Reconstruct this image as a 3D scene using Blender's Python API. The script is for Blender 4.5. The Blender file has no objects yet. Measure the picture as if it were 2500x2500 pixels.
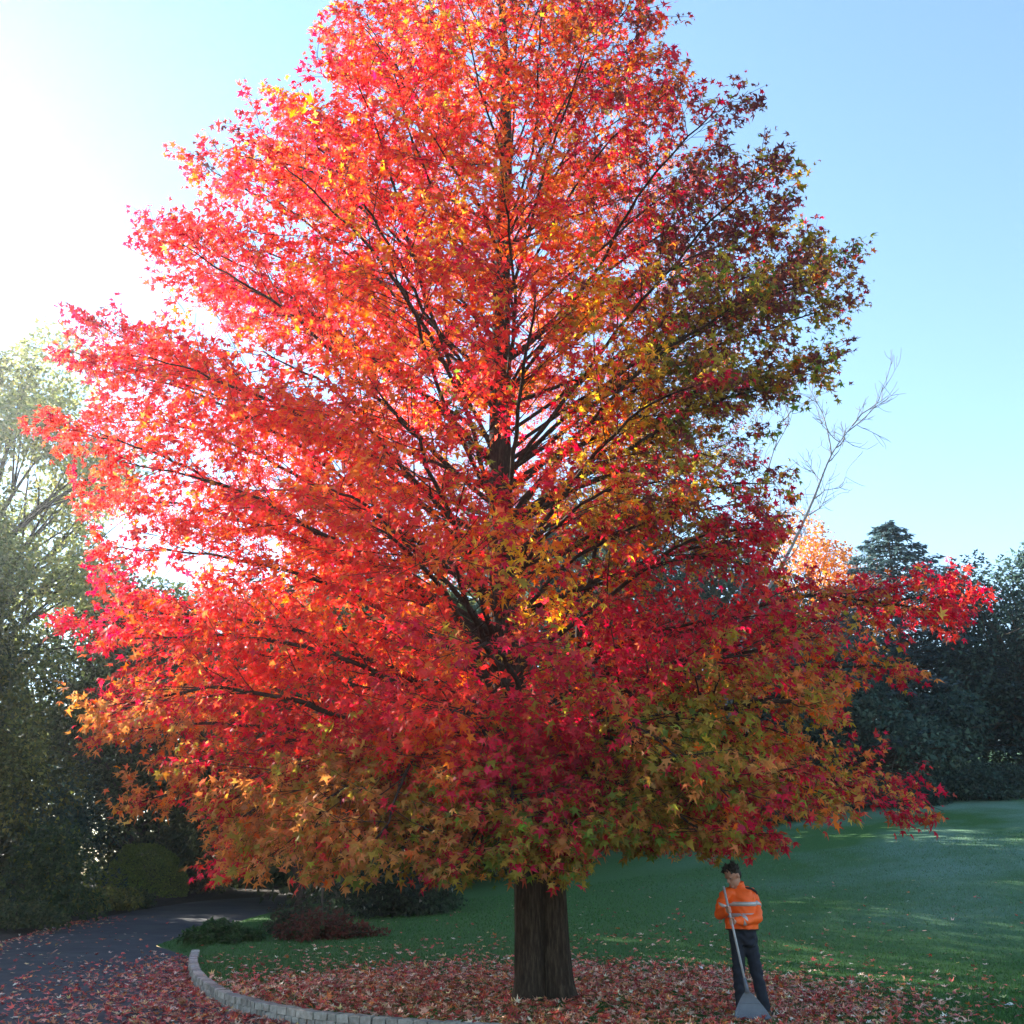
import bpy, math, random
import numpy as np
from mathutils import Vector, Matrix
R = math.radians
rng = np.random.default_rng(7)
random.seed(7)
sc = bpy.context.scene
COL = sc.collection

# ------------------------------------------------------------------ camera
TILT = R(20.0); FPX = 2453.0; EYE = 1.6
cam_d = bpy.data.cameras.new('camera')
cam_d.sensor_width = 36.0; cam_d.lens = 36.0 * FPX / 2500.0
cam_d.clip_start = 0.1; cam_d.clip_end = 2000
cam = bpy.data.objects.new('camera', cam_d); COL.objects.link(cam)
cam.location = (0, 0, EYE); cam.rotation_euler = (math.pi / 2 + TILT, 0, 0)
sc.camera = cam

# ------------------------------------------------------------------ sky, sun, exposure
SUN_AZ = R(-49.0); SUN_EL = R(25.5)          # azimuth from +Y, negative = to the left
world = bpy.data.worlds.new('World'); sc.world = world; world.use_nodes = True
nt = world.node_tree
sky = nt.nodes.new('ShaderNodeTexSky'); sky.sky_type = 'NISHITA'; sky.sun_disc = False
sky.sun_elevation = SUN_EL; sky.sun_rotation = SUN_AZ
sky.air_density = 1.3; sky.dust_density = 0.05; sky.ozone_density = 3.0; sky.altitude = 0
bg = nt.nodes['Background']; nt.links.new(sky.outputs[0], bg.inputs[0]); bg.inputs[1].default_value = 0.08
sun_d = bpy.data.lights.new('sun', 'SUN'); sun_d.energy = 5.0; sun_d.angle = R(0.53); sun_d.color = (1.0, 0.93, 0.82)
sun = bpy.data.objects.new('sun', sun_d); COL.objects.link(sun)
SDIR = Vector((math.sin(SUN_AZ) * math.cos(SUN_EL), math.cos(SUN_AZ) * math.cos(SUN_EL), math.sin(SUN_EL)))
sun.rotation_euler = SDIR.to_track_quat('Z', 'Y').to_euler(); sun.location = SDIR * 80
sc.view_settings.view_transform = 'Standard'; sc.view_settings.look = 'None'
sc.view_settings.gamma = 1.0; sc.view_settings.use_curve_mapping = False
sc.view_settings.exposure = 2.3
sc.render.engine = 'CYCLES'
cy = sc.cycles
cy.use_denoising = True
try: cy.denoiser = 'OPENIMAGEDENOISE'
except Exception: pass
cy.max_bounces = 8; cy.diffuse_bounces = 7; cy.glossy_bounces = 2; cy.transmission_bounces = 8
cy.transparent_max_bounces = 4; cy.volume_bounces = 0; cy.caustics_reflective = False; cy.caustics_refractive = False

# ------------------------------------------------------------------ helpers
def at(px, py, Y):
    """photo pixel (2500 scale) -> point on the vertical plane at distance Y"""
    u = (px - 1250) / FPX; v = (1250 - py) / FPX
    d = (u, math.cos(TILT) - v * math.sin(TILT), math.sin(TILT) + v * math.cos(TILT))
    t = Y / d[1]
    return np.array((u * t, Y, EYE + d[2] * t))

def smooth(a, b, x):
    t = np.clip((np.asarray(x, float) - a) / (b - a), 0, 1)
    return t * t * (3 - 2 * t)

def hgt(x, y):
    """lawn level"""
    x = np.asarray(x, float); y = np.asarray(y, float)
    s = 0.03 + 0.165 * smooth(-9, 21, x)
    d = np.clip(y - 16.5, 0, 62)
    d = np.where(d < 6, d * d / 12.0, d - 3)
    return s * d + 0.03 * np.sin(x * .7 + 1) * np.sin(y * .53) * smooth(17, 24, y)

KERB = [(-6.73, 23.29), (-6.14, 21.14), (-5.2, 18.47), (-4.07, 15.98), (-3.25, 14.72), (-2.5, 13.89), (-1.71, 13.34), (-1.2, 13.09), (-0.47, 12.73), (0.67, 12.31), (2.18, 11.94)]
XR_Y = [11.3, 11.6] + [k[1] for k in KERB[::-1]] + [26, 32, 40, 47, 54, 60, 66]
XR_X = [200, 14] + [k[0] for k in KERB[::-1]] + [-8.5, -8.8, -8.4, -7.0, -3.5, 2, 9]
XL_Y = [-80, 0, 20, 27, 34, 40, 47, 54, 60, 66]
XL_X = [-13.5, -13.2, -12.9, -12.8, -13.6, -13.9, -13.0, -10.3, -5, 9]
def xr(y): return np.interp(y, XR_Y, XR_X)
def xl(y): return np.interp(y, XL_Y, XL_X)
KD = 0.14
def ground(x, y):
    """level of whatever surface lies at x, y"""
    x = np.asarray(x, float); y = np.asarray(y, float)
    r, l = xr(y), xl(y); h = hgt(x, y)
    on = (x < r) & (x > l)
    dr = KD * (1 - smooth(0, .8, x - r)) * smooth(22.2, 23.2, y)
    dl = KD * (1 - smooth(0, 1.0, l - x))
    return np.where(on, h - KD, np.where(x >= r, h - dr, h - dl))
def gz(x, y): return float(ground(x, y))

def link(o, parent=None):
    COL.objects.link(o)
    if parent is not None: o.parent = parent
    return o

def tag(o, label=None, cat=None, group=None, kind=None):
    if label: o['label'] = label
    if cat: o['category'] = cat
    if group: o['group'] = group
    if kind: o['kind'] = kind
    return o

def empty(name, loc):
    e = bpy.data.objects.new(name, None); e.empty_display_size = .2; e.location = loc
    return link(e)

def npmesh(name, V, F, col=None, smooth_sh=False, mats=()):
    """V (n,3), F (m,k) all the same size, col (n,3)"""
    me = bpy.data.meshes.new(name)
    V = np.ascontiguousarray(V, np.float32); F = np.ascontiguousarray(F, np.int32)
    m, k = F.shape
    me.vertices.add(len(V)); me.vertices.foreach_set('co', V.ravel())
    me.loops.add(m * k); me.loops.foreach_set('vertex_index', F.ravel())
    me.polygons.add(m); me.polygons.foreach_set('loop_start', np.arange(0, m * k, k, dtype=np.int32))
    me.polygons.foreach_set('loop_total', np.full(m, k, np.int32))
    me.polygons.foreach_set('use_smooth', np.full(m, smooth_sh, bool))
    if col is not None:
        a = me.attributes.new('col', 'FLOAT_COLOR', 'POINT')
        c = np.ones((len(V), 4), np.float32); c[:, :3] = col
        a.data.foreach_set('color', c.ravel())
    for mt in mats: me.materials.append(mt)
    me.update(calc_edges=True)
    return me

def npobj(name, V, F, mat, parent=None, col=None, smooth_sh=False):
    """V in world space; with a parent (an Empty without rotation) it becomes local"""
    if parent is not None: V = np.asarray(V) - np.array(parent.location)
    return link(bpy.data.objects.new(name, npmesh(name, V, F, col, smooth_sh, (mat,))), parent)

class Geo:
    """collects quads"""
    def __init__(self): self.V = []; self.F = []; self.n = 0
    def add(self, V, F):
        self.V.append(np.asarray(V, float)); self.F.append(np.asarray(F, int) + self.n); self.n += len(V)
    def tube(self, P, rad, k=6, cap=True):
        P = np.asarray(P, float); n = len(P); rad = np.broadcast_to(np.asarray(rad, float), (n,))
        T = np.gradient(P, axis=0); T /= np.linalg.norm(T, axis=1)[:, None] + 1e-9
        ref = np.array((0, 0, 1.)) if abs(T[:, 2]).mean() < .8 else np.array((1., 0, 0))
        A = np.cross(T, ref); A /= np.linalg.norm(A, axis=1)[:, None] + 1e-9
        B = np.cross(T, A)
        th = np.arange(k) * 2 * math.pi / k
        V = P[:, None, :] + rad[:, None, None] * (A[:, None, :] * np.cos(th)[None, :, None] + B[:, None, :] * np.sin(th)[None, :, None])
        V = V.reshape(-1, 3)
        i = np.arange(n - 1)[:, None] * k; j = np.arange(k)[None, :]; j2 = (j + 1) % k
        F = np.stack([i + j, i + j2, i + k + j2, i + k + j], -1).reshape(-1, 4)
        if cap:
            V = np.vstack([V, P[:1], P[-1:]]); c0 = n * k; c1 = c0 + 1
            jj = np.arange(0, k, 2)
            F = np.vstack([F, np.stack([np.full_like(jj, c0), (jj + 2) % k, (jj + 1) % k, jj], -1),
                           np.stack([np.full_like(jj, c1), (n - 1) * k + jj, (n - 1) * k + (jj + 1) % k, (n - 1) * k + (jj + 2) % k], -1)])
        self.add(V, F)
    def obj(self, name, mat, parent=None, smooth_sh=True):
        return npobj(name, np.vstack(self.V), np.vstack(self.F), mat, parent, None, smooth_sh)

def curve(pts, n):
    """Catmull-Rom through the points"""
    P = np.asarray(pts, float); P = np.vstack([2 * P[0] - P[1], P, 2 * P[-1] - P[-2]])
    m = len(P) - 3; out = []
    for t in np.linspace(0, m - 1e-6, n):
        i = int(t); f = t - i; a, b, c, d = P[i:i + 4]
        out.append(.5 * ((2 * b) + (c - a) * f + (2 * a - 5 * b + 4 * c - d) * f * f + (3 * b - a - 3 * c + d) * f ** 3))
    return np.array(out)

# ------------------------------------------------------------------ materials
def mat_new(name):
    m = bpy.data.materials.new(name); m.use_nodes = True
    return m, m.node_tree, m.node_tree.nodes['Principled BSDF']

def N(t, kind, **kw):
    n = t.nodes.new(kind)
    for k, v in kw.items():
        if k in n.inputs: n.inputs[k].default_value = v
        else: setattr(n, k, v)
    return n

def ramp(t, fac, stops):
    r = t.nodes.new('ShaderNodeValToRGB'); e = r.color_ramp.elements
    while len(e) < len(stops): e.new(0.5)
    for q, (p, c) in zip(e, stops): q.position = p; q.color = (*c, 1)
    t.links.new(fac, r.inputs[0]); return r.outputs[0]

def leaf_material(name, trans=.5, rough=.45, boost=1.25, spec=.35):
    m, t, p = mat_new(name)
    a = N(t, 'ShaderNodeAttribute', attribute_name='col')
    nz = N(t, 'ShaderNodeTexNoise', Scale=35.0, Detail=2.0)
    geo = N(t, 'ShaderNodeNewGeometry'); t.links.new(geo.outputs['Position'], nz.inputs['Vector'])
    hs = N(t, 'ShaderNodeHueSaturation'); t.links.new(a.outputs['Color'], hs.inputs['Color'])
    mr = N(t, 'ShaderNodeMapRange'); mr.inputs['To Min'].default_value = .75; mr.inputs['To Max'].default_value = 1.2
    t.links.new(nz.outputs['Fac'], mr.inputs['Value']); t.links.new(mr.outputs[0], hs.inputs['Value'])
    t.links.new(hs.outputs[0], p.inputs['Base Color'])
    p.inputs['Roughness'].default_value = rough; p.inputs['Specular IOR Level'].default_value = spec
    tr = N(t, 'ShaderNodeBsdfTranslucent'); h2 = N(t, 'ShaderNodeHueSaturation'); h2.inputs['Saturation'].default_value = 1.05
    h2.inputs['Value'].default_value = boost
    t.links.new(hs.outputs[0], h2.inputs['Color']); t.links.new(h2.outputs[0], tr.inputs['Color'])
    mx = N(t, 'ShaderNodeMixShader'); mx.inputs[0].default_value = trans
    t.links.new(p.outputs[0], mx.inputs[1]); t.links.new(tr.outputs[0], mx.inputs[2])
    t.links.new(mx.outputs[0], t.nodes['Material Output'].inputs['Surface'])
    return m

def rough_material(name, stops, scale, rough=.9, bump=.4, stretch=(1, 1, 1), detail=6, bdist=.02, spec=.3):
    m, t, p = mat_new(name)
    co = N(t, 'ShaderNodeNewGeometry'); mp = N(t, 'ShaderNodeMapping'); mp.inputs['Scale'].default_value = stretch
    t.links.new(co.outputs['Position'], mp.inputs[0])
    nz = N(t, 'ShaderNodeTexNoise', Scale=scale, Detail=float(detail), Roughness=.65)
    t.links.new(mp.outputs[0], nz.inputs['Vector'])
    t.links.new(ramp(t, nz.outputs['Fac'], stops), p.inputs['Base Color'])
    b = N(t, 'ShaderNodeBump', Strength=bump, Distance=bdist); t.links.new(nz.outputs['Fac'], b.inputs['Height'])
    t.links.new(b.outputs[0], p.inputs['Normal'])
    p.inputs['Roughness'].default_value = rough; p.inputs['Specular IOR Level'].default_value = spec
    return m

def plain(name, c, rough=.6, spec=.4, metal=0, var=.25, scale=25):
    lo = tuple(x * (1 - var) for x in c); hi = tuple(min(1, x * (1 + var)) for x in c)
    m = rough_material(name, [(.3, lo), (.7, hi)], scale, rough, .15, bdist=.004, spec=spec)
    m.node_tree.nodes['Principled BSDF'].inputs['Metallic'].default_value = metal
    return m

M_leaf = leaf_material('autumn_leaf', .58, .62, 1.12, .16)
M_green = leaf_material('green_leaf', .45, .6, 1.5, .15)
M_fallen = leaf_material('fallen_leaf', .12, .45, 1.0, .4)
M_grass = leaf_material('grass_blade', .3, .6, 1.1, .25)
M_bark = rough_material('bark', [(.25, (.012, .009, .008)), (.5, (.044, .032, .025)), (.75, (.115, .088, .068))], 26, .95, 1.0, (1, 1, .16), 8, .05, .15)
M_branch = rough_material('branch_bark', [(.3, (.022, .015, .012)), (.7, (.065, .045, .035))], 20, .95, .5, (1, 1, 1), 4, .01, .15)
M_gbark = rough_material('grey_bark', [(.3, (.04, .035, .028)), (.7, (.12, .10, .08))], 6, .95, .8, (1, 1, .3), 6, .03, .15)
M_twig = rough_material('bare_twig', [(.3, (.13, .13, .14)), (.7, (.24, .23, .23))], 6, .95, .5, (1, 1, .3), 4, .02, .15)
M_stone = rough_material('granite_sett', [(.2, (.12, .115, .095)), (.5, (.30, .285, .25)), (.8, (.46, .44, .40))], 14, .9, .8, (1, 1, 1), 8, .012)
def vary(m, lo, hi):
    t = m.node_tree; p = t.nodes['Principled BSDF']; l = p.inputs['Base Color'].links[0]; src = l.from_socket
    oi = N(t, 'ShaderNodeObjectInfo'); mr = N(t, 'ShaderNodeMapRange'); mr.inputs['To Min'].default_value = lo; mr.inputs['To Max'].default_value = hi
    t.links.new(oi.outputs['Random'], mr.inputs['Value']); hs = N(t, 'ShaderNodeHueSaturation'); t.links.new(mr.outputs[0], hs.inputs['Value'])
    t.links.new(src, hs.inputs['Color']); t.links.new(hs.outputs[0], p.inputs['Base Color'])
vary(M_stone, .75, 1.3)
M_mortar = rough_material('mortar', [(.3, (.035, .033, .028)), (.7, (.09, .085, .075))], 30, .95, .6)
M_tarmac = rough_material('tarmac', [(.2, (.013, .013, .015)), (.5, (.026, .026, .030)), (.8, (.045, .045, .049))], 3.0, .85, .5, (1, 1, 1), 12, .01, .45)
def tarmac_wear(m):
    t = m.node_tree; p = t.nodes['Principled BSDF']; src = p.inputs['Base Color'].links[0].from_socket
    co = N(t, 'ShaderNodeNewGeometry'); nz = N(t, 'ShaderNodeTexNoise', Scale=.45, Detail=5.0, Roughness=.6); t.links.new(co.outputs['Position'], nz.inputs['Vector'])
    a = N(t, 'ShaderNodeMapRange'); a.inputs[1].default_value = .35; a.inputs[2].default_value = .65; a.inputs[3].default_value = .65; a.inputs[4].default_value = 1.35
    t.links.new(nz.outputs['Fac'], a.inputs[0]); hs = N(t, 'ShaderNodeHueSaturation'); t.links.new(a.outputs[0], hs.inputs['Value']); t.links.new(src, hs.inputs['Color']); t.links.new(hs.outputs[0], p.inputs['Base Color'])
    b = N(t, 'ShaderNodeMapRange'); b.inputs[1].default_value = .35; b.inputs[2].default_value = .65; b.inputs[3].default_value = .6; b.inputs[4].default_value = .95
    t.links.new(nz.outputs['Fac'], b.inputs[0]); t.links.new(b.outputs[0], p.inputs['Roughness'])
tarmac_wear(M_tarmac)
M_soil = rough_material('bed_soil', [(.3, (.015, .011, .008)), (.7, (.05, .036, .024))], 5, .95, .8, (1, 1, 1), 8, .05)

def lawn_material():
    m, t, p = mat_new('lawn_grass')
    co = N(t, 'ShaderNodeNewGeometry')
    fine = N(t, 'ShaderNodeTexNoise', Scale=22.0, Detail=6.0, Roughness=.75); t.links.new(co.outputs['Position'], fine.inputs['Vector'])
    base = ramp(t, fine.outputs['Fac'], [(.28, (.016, .052, .012)), (.5, (.044, .122, .028)), (.72, (.085, .18, .048))])
    big = N(t, 'ShaderNodeTexNoise', Scale=.22, Detail=5.0, Roughness=.6); t.links.new(co.outputs['Position'], big.inputs['Vector'])
    # dew lies where the ground is open to the sky, away from the crown
    sx = N(t, 'ShaderNodeSeparateXYZ'); t.links.new(co.outputs['Position'], sx.inputs[0])
    mx_ = N(t, 'ShaderNodeMapRange', interpolation_type='SMOOTHSTEP'); mx_.inputs[1].default_value = 1.0; mx_.inputs[2].default_value = 14.0
    t.links.new(sx.outputs['X'], mx_.inputs[0])
    my_ = N(t, 'ShaderNodeMapRange', interpolation_type='SMOOTHSTEP'); my_.inputs[1].default_value = 19.0; my_.inputs[2].default_value = 27.0
    t.links.new(sx.outputs['Y'], my_.inputs[0])
    mu = N(t, 'ShaderNodeMath', operation='MULTIPLY'); t.links.new(mx_.outputs[0], mu.inputs[0]); t.links.new(my_.outputs[0], mu.inputs[1])
    bm_ = N(t, 'ShaderNodeMapRange'); bm_.inputs[1].default_value = .38; bm_.inputs[2].default_value = .62; t.links.new(big.outputs['Fac'], bm_.inputs[0])
    mu2 = N(t, 'ShaderNodeMath', operation='MULTIPLY'); t.links.new(mu.outputs[0], mu2.inputs[0]); t.links.new(bm_.outputs[0], mu2.inputs[1])
    mu3 = N(t, 'ShaderNodeMath', operation='MULTIPLY'); t.links.new(mu2.outputs[0], mu3.inputs[0]); mu3.inputs[1].default_value = .9
    dew = ramp(t, fine.outputs['Fac'], [(.25, (.05, .11, .07)), (.5, (.125, .22, .15)), (.75, (.23, .34, .25))])
    mix = N(t, 'ShaderNodeMix', data_type='RGBA')
    t.links.new(mu3.outputs[0], mix.inputs['Factor']); t.links.new(base, mix.inputs[6]); t.links.new(dew, mix.inputs[7])
    t.links.new(mix.outputs[2], p.inputs['Base Color'])
    b = N(t, 'ShaderNodeBump', Strength=.9, Distance=.05); t.links.new(fine.outputs['Fac'], b.inputs['Height'])
    t.links.new(b.outputs[0], p.inputs['Normal']); p.inputs['Roughness'].default_value = .9; p.inputs['Specular IOR Level'].default_value = .2
    return m
M_lawn = lawn_material()

# ------------------------------------------------------------------ ground: lawn, drive, planting bed
def strip(name, mat, Ys, f0, f1, n, power=1.0):
    V = []
    s = np.linspace(0, 1, n) ** power
    for y in Ys:
        a, b = f0(y), f1(y); x = a + (b - a) * s
        if name == 'driveway': z = hgt(x, y) - KD
        elif name == 'lawn': z = hgt(x, y) - KD * (1 - smooth(0, .8, x - a)) * float(smooth(22.2, 23.2, y))
        else: z = hgt(x, y) - KD * (1 - smooth(0, 1.0, a - x))
        V.append(np.stack([x, np.full(n, y), z], 1))
    m = len(Ys); V = np.vstack(V)
    i = np.arange(m - 1)[:, None] * n; j = np.arange(n - 1)[None, :]
    F = np.stack([i + j, i + j + 1, i + n + j + 1, i + n + j], -1).reshape(-1, 4)
    if name == 'planting_bed': F = F[:, ::-1]
    o = npobj(name, V, F, mat, None, None, True); tag(o, kind='structure'); return o
Yd = np.concatenate([np.linspace(-80, 8, 12), np.linspace(9, 24, 70), np.linspace(24.5, 66, 60)])
strip('driveway', M_tarmac, Yd, lambda y: float(xl(y)), lambda y: float(min(xr(y), 200)), 40)
Yl = np.concatenate([np.linspace(11.3, 24, 80), np.linspace(24.5, 66, 80), np.linspace(68, 90, 12), np.linspace(100, 500, 10)])
strip('lawn', M_lawn, Yl, lambda y: float(xr(y)), lambda y: 420.0 + 0 * y, 110, 3.0)
Yb = np.concatenate([np.linspace(-80, 8, 10), np.linspace(9, 66, 90), np.linspace(68, 90, 12), np.linspace(100, 500, 10)])
strip('planting_bed', M_soil, Yb, lambda y: float(xl(y)), lambda y: -420.0 + 0 * y, 70, 3.0)

# ------------------------------------------------------------------ leaf shapes
def star_template():
    P = [(0, .40)]
    ang = [0, 31, 62, 93, 125, 180, -125, -93, -62, -31]
    rad = [.62, .20, .57, .20, .43, .20, .43, .20, .57, .20]
    for a, r in zip(ang, rad): P.append((math.sin(R(a)) * r, .40 + math.cos(R(a)) * r))
    P = np.array(P); z = -.10 * np.linalg.norm(P - P[0], axis=1) ** 2 * 4
    z[0] = 0.0
    T = np.column_stack([P, z])
    T = T[1:]
    F = [((i - 1) % 10, i, i + 1) for i in range(0, 10, 2)] + [(9, 1, 3), (9, 3, 5), (9, 5, 7)]
    return T, np.array(F)[:, ::-1]
STAR_V, STAR_F = star_template()
RHOMB_V = np.array([(-.36, .12, 0), (.36, .22, -.02), (.02, 1, -.14)])
RHOMB_F = np.array([(0, 1, 2)])

def unit(v): return v / (np.linalg.norm(v, axis=-1, keepdims=True) + 1e-9)

def leaf_verts(T, P, D, Nn, S, curl=None):
    """place template T (x across, y along, z normal) at points P with axis D, normal Nn, size S"""
    D = unit(D); X = unit(np.cross(D, Nn)); Z = np.cross(X, D)
    tz = T[None, :, 2] if curl is None else T[None, :, 2] * curl[:, None]
    S_ = S[:, None, None]
    return P[:, None, :] + S_ * (T[None, :, 0, None] * X[:, None, :] + T[None, :, 1, None] * D[:, None, :] + tz[..., None] * Z[:, None, :])

def leaves_mesh(name, T, F, P, D, Nn, S, C, mat, parent=None, curl=None):
    V = leaf_verts(T, P, D, Nn, S, curl); n, k, _ = V.shape
    V = V + rng.normal(0, .045, V.shape) * S[:, None, None]
    FF = (F[None] + (np.arange(n) * k)[:, None, None]).reshape(-1, F.shape[1])
    col = np.repeat(C, k, axis=0)
    return npobj(name, V.reshape(-1, 3), FF, mat, parent, col)

# ------------------------------------------------------------------ the sweetgum
TY = 15.5
trunk_px = [(1328, 2441), (1326, 2380), (1318, 2150), (1290, 1985), (1250, 1850), (1232, 1560), (1224, 1294), (1220, 1035), (1224, 776), (1228, 518), (1236, 380), (1232, 150), (1225, 0)]
TR = np.array([at(x, y, TY) for x, y in trunk_px]); TR[0, 2] = -.05
TR = np.vstack([TR, [TR[-1, 0], TY, 20.5], [TR[-1, 0] - .05, TY, 22.6]])
def axis(z): return np.array((np.interp(z, TR[:, 2], TR[:, 0]), TY, z))
tree = empty('sweetgum_tree', (float(TR[0, 0]), TY, 0))
tag(tree, 'large sweetgum tree with blazing red, orange and olive star-shaped autumn leaves', 'tree')

def make_trunk():
    zs = np.concatenate([np.linspace(-.05, 3, 46), np.linspace(3.15, 22.6, 90)])
    k = 150; th = np.arange(k) * 2 * math.pi / k
    V = []
    ph = rng.uniform(0, 6.28, 30); fr = rng.integers(7, 48, 30)
    for z in zs:
        c = axis(z)
        base = np.interp(z, [0, .25, .8, 2, 3, 6, 10, 15, 20, 22.6], [.395, .37, .352, .335, .30, .215, .165, .11, .05, .015])
        # two fused stems: a crease runs up between them
        w2 = float(smooth(3.6, 2.2, z)); sc_ = base / .37; rr = np.zeros(k)
        for cx, cr in ((-.185, .218), (.198, .202)):
            bq = cx * np.cos(th); disc = bq * bq - cx * cx + cr * cr; rr = np.maximum(rr, np.where(disc > 0, bq + np.sqrt(np.clip(disc, 0, None)), 0))
        rr = rr * sc_ * w2 + base * (1 - w2)
        flare = np.exp(-z / .20) if z > 0 else 1
        rr *= 1 + flare * (.10 + .16 * np.sin(th * 5 + 1.3) * np.sin(th * 2 + .4))
        if z < 6:
            n = sum(np.sin(fr[i] * th + ph[i] + .9 * math.sin(z * (1.3 + i * .11) + ph[i])) / (fr[i] ** .35) for i in range(30))
            rr *= 1 + .0105 * n
        V.append(np.stack([c[0] + rr * np.cos(th), c[1] + rr * np.sin(th), np.full(k, z)], 1))
    V = np.vstack(V); m = len(zs)
    i = np.arange(m - 1)[:, None] * k; j = np.arange(k)[None, :]; j2 = (j + 1) % k
    F = np.stack([i + j, i + j2, i + k + j2, i + k + j], -1).reshape(-1, 4)
    npobj('trunk', V, F, M_bark, tree, None, True)
make_trunk()

# crown outline in photo pixels, turned into half-widths at each height in the plane of the trunk
LEFT = [(420, 2060), (330, 1965), (400, 1900), (290, 1850), (240, 1790), (235, 1700), (240, 1560), (330, 1420), (310, 1330), (220, 1200), (190, 1090), (200, 1000), (190, 850), (220, 755), (330, 660), (350, 570), (395, 420), (530, 300), (620, 205), (690, 100), (760, 0), (830, -120), (930, -300), (1080, -520), (1180, -700)]
RIGHT = [(1880, 2130), (1950, 2060), (2120, 1975), (2130, 1880), (2110, 1800), (2040, 1700), (2040, 1600), (1960, 1470), (1900, 1330), (1910, 1280), (1930, 1200), (1910, 1100), (1910, 980), (2060, 880), (2110, 690), (2070, 590), (1950, 500), (1910, 360), (1840, 210), (1710, 100), (1640, 0), (1570, -120), (1450, -300), (1340, -520), (1280, -700)]
LZ = np.array([(p[2], p[0]) for p in (at(x, y, TY) for x, y in LEFT)])
RZ = np.array([(p[2], p[0]) for p in (at(x, y, TY) for x, y in RIGHT)])
def radius(z, az):
    """az: 0 = right (+x), pi/2 = away from the camera, pi = left"""
    ax = axis(z)[0]
    rl = ax - np.interp(z, LZ[:, 0], LZ[:, 1]); rr_ = np.interp(z, RZ[:, 0], RZ[:, 1]) - ax
    c = math.cos(az); side = rr_ if c > 0 else rl
    zz = np.linspace(max(z - 1.2, 1.6), z + 1.2, 7)
    mean = np.mean([.5 * (np.interp(q, RZ[:, 0], RZ[:, 1]) - np.interp(q, LZ[:, 0], LZ[:, 1])) for q in zz])
    w = abs(c) ** 1.5
    return max(.4, side * w + .92 * mean * (1 - w))

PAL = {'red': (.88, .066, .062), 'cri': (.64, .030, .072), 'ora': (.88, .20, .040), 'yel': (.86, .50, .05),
       'oli': (.38, .29, .045), 'gre': (.17, .25, .040), 'tan': (.66, .28, .085), 'pur': (.19, .055, .055)}  # 'pur' puts the shade of the crown's right side into leaf colour
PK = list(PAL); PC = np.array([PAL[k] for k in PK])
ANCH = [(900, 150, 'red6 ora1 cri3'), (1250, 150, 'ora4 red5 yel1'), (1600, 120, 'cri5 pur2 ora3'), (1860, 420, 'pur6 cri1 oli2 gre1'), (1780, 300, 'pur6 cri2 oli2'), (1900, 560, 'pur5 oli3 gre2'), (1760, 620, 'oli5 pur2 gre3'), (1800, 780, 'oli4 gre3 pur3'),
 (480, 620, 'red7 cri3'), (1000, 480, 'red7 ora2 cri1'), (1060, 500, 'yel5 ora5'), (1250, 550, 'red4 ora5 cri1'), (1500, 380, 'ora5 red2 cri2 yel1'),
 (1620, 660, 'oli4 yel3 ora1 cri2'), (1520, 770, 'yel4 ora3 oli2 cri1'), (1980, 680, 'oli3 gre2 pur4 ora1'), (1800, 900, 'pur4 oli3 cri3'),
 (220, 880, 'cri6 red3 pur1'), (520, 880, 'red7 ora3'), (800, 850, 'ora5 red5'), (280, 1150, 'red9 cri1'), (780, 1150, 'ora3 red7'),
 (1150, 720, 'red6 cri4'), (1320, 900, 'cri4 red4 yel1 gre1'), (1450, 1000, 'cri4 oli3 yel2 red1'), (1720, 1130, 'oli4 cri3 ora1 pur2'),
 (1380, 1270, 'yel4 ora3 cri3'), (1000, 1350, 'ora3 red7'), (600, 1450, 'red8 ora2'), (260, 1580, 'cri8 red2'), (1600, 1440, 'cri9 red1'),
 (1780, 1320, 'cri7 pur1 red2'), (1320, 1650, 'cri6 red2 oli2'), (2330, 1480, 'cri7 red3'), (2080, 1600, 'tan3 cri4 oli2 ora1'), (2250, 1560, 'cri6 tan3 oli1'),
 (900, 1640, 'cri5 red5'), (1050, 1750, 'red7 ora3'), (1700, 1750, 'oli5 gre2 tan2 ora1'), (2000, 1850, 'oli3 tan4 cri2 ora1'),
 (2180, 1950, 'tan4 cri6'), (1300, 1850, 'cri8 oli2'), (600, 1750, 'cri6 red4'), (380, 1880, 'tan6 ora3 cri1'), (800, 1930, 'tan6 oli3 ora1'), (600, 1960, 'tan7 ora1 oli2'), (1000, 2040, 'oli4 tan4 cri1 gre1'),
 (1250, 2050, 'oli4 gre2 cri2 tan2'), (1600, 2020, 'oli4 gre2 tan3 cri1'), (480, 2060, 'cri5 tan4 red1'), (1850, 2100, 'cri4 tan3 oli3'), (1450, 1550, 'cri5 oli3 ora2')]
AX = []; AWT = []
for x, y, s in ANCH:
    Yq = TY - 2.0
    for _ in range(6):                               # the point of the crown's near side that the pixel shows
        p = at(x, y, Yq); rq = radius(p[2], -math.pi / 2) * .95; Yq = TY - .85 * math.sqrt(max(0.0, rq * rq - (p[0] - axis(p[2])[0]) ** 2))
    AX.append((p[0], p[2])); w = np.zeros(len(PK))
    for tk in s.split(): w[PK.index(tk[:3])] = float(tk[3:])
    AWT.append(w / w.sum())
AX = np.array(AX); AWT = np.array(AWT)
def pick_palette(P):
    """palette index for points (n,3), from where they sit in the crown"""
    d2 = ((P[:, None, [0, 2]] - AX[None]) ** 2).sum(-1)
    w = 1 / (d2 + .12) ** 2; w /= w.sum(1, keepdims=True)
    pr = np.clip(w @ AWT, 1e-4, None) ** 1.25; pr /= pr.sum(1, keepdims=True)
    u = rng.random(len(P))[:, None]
    return np.minimum((pr.cumsum(1) < u).sum(1), len(PK) - 1)

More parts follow.
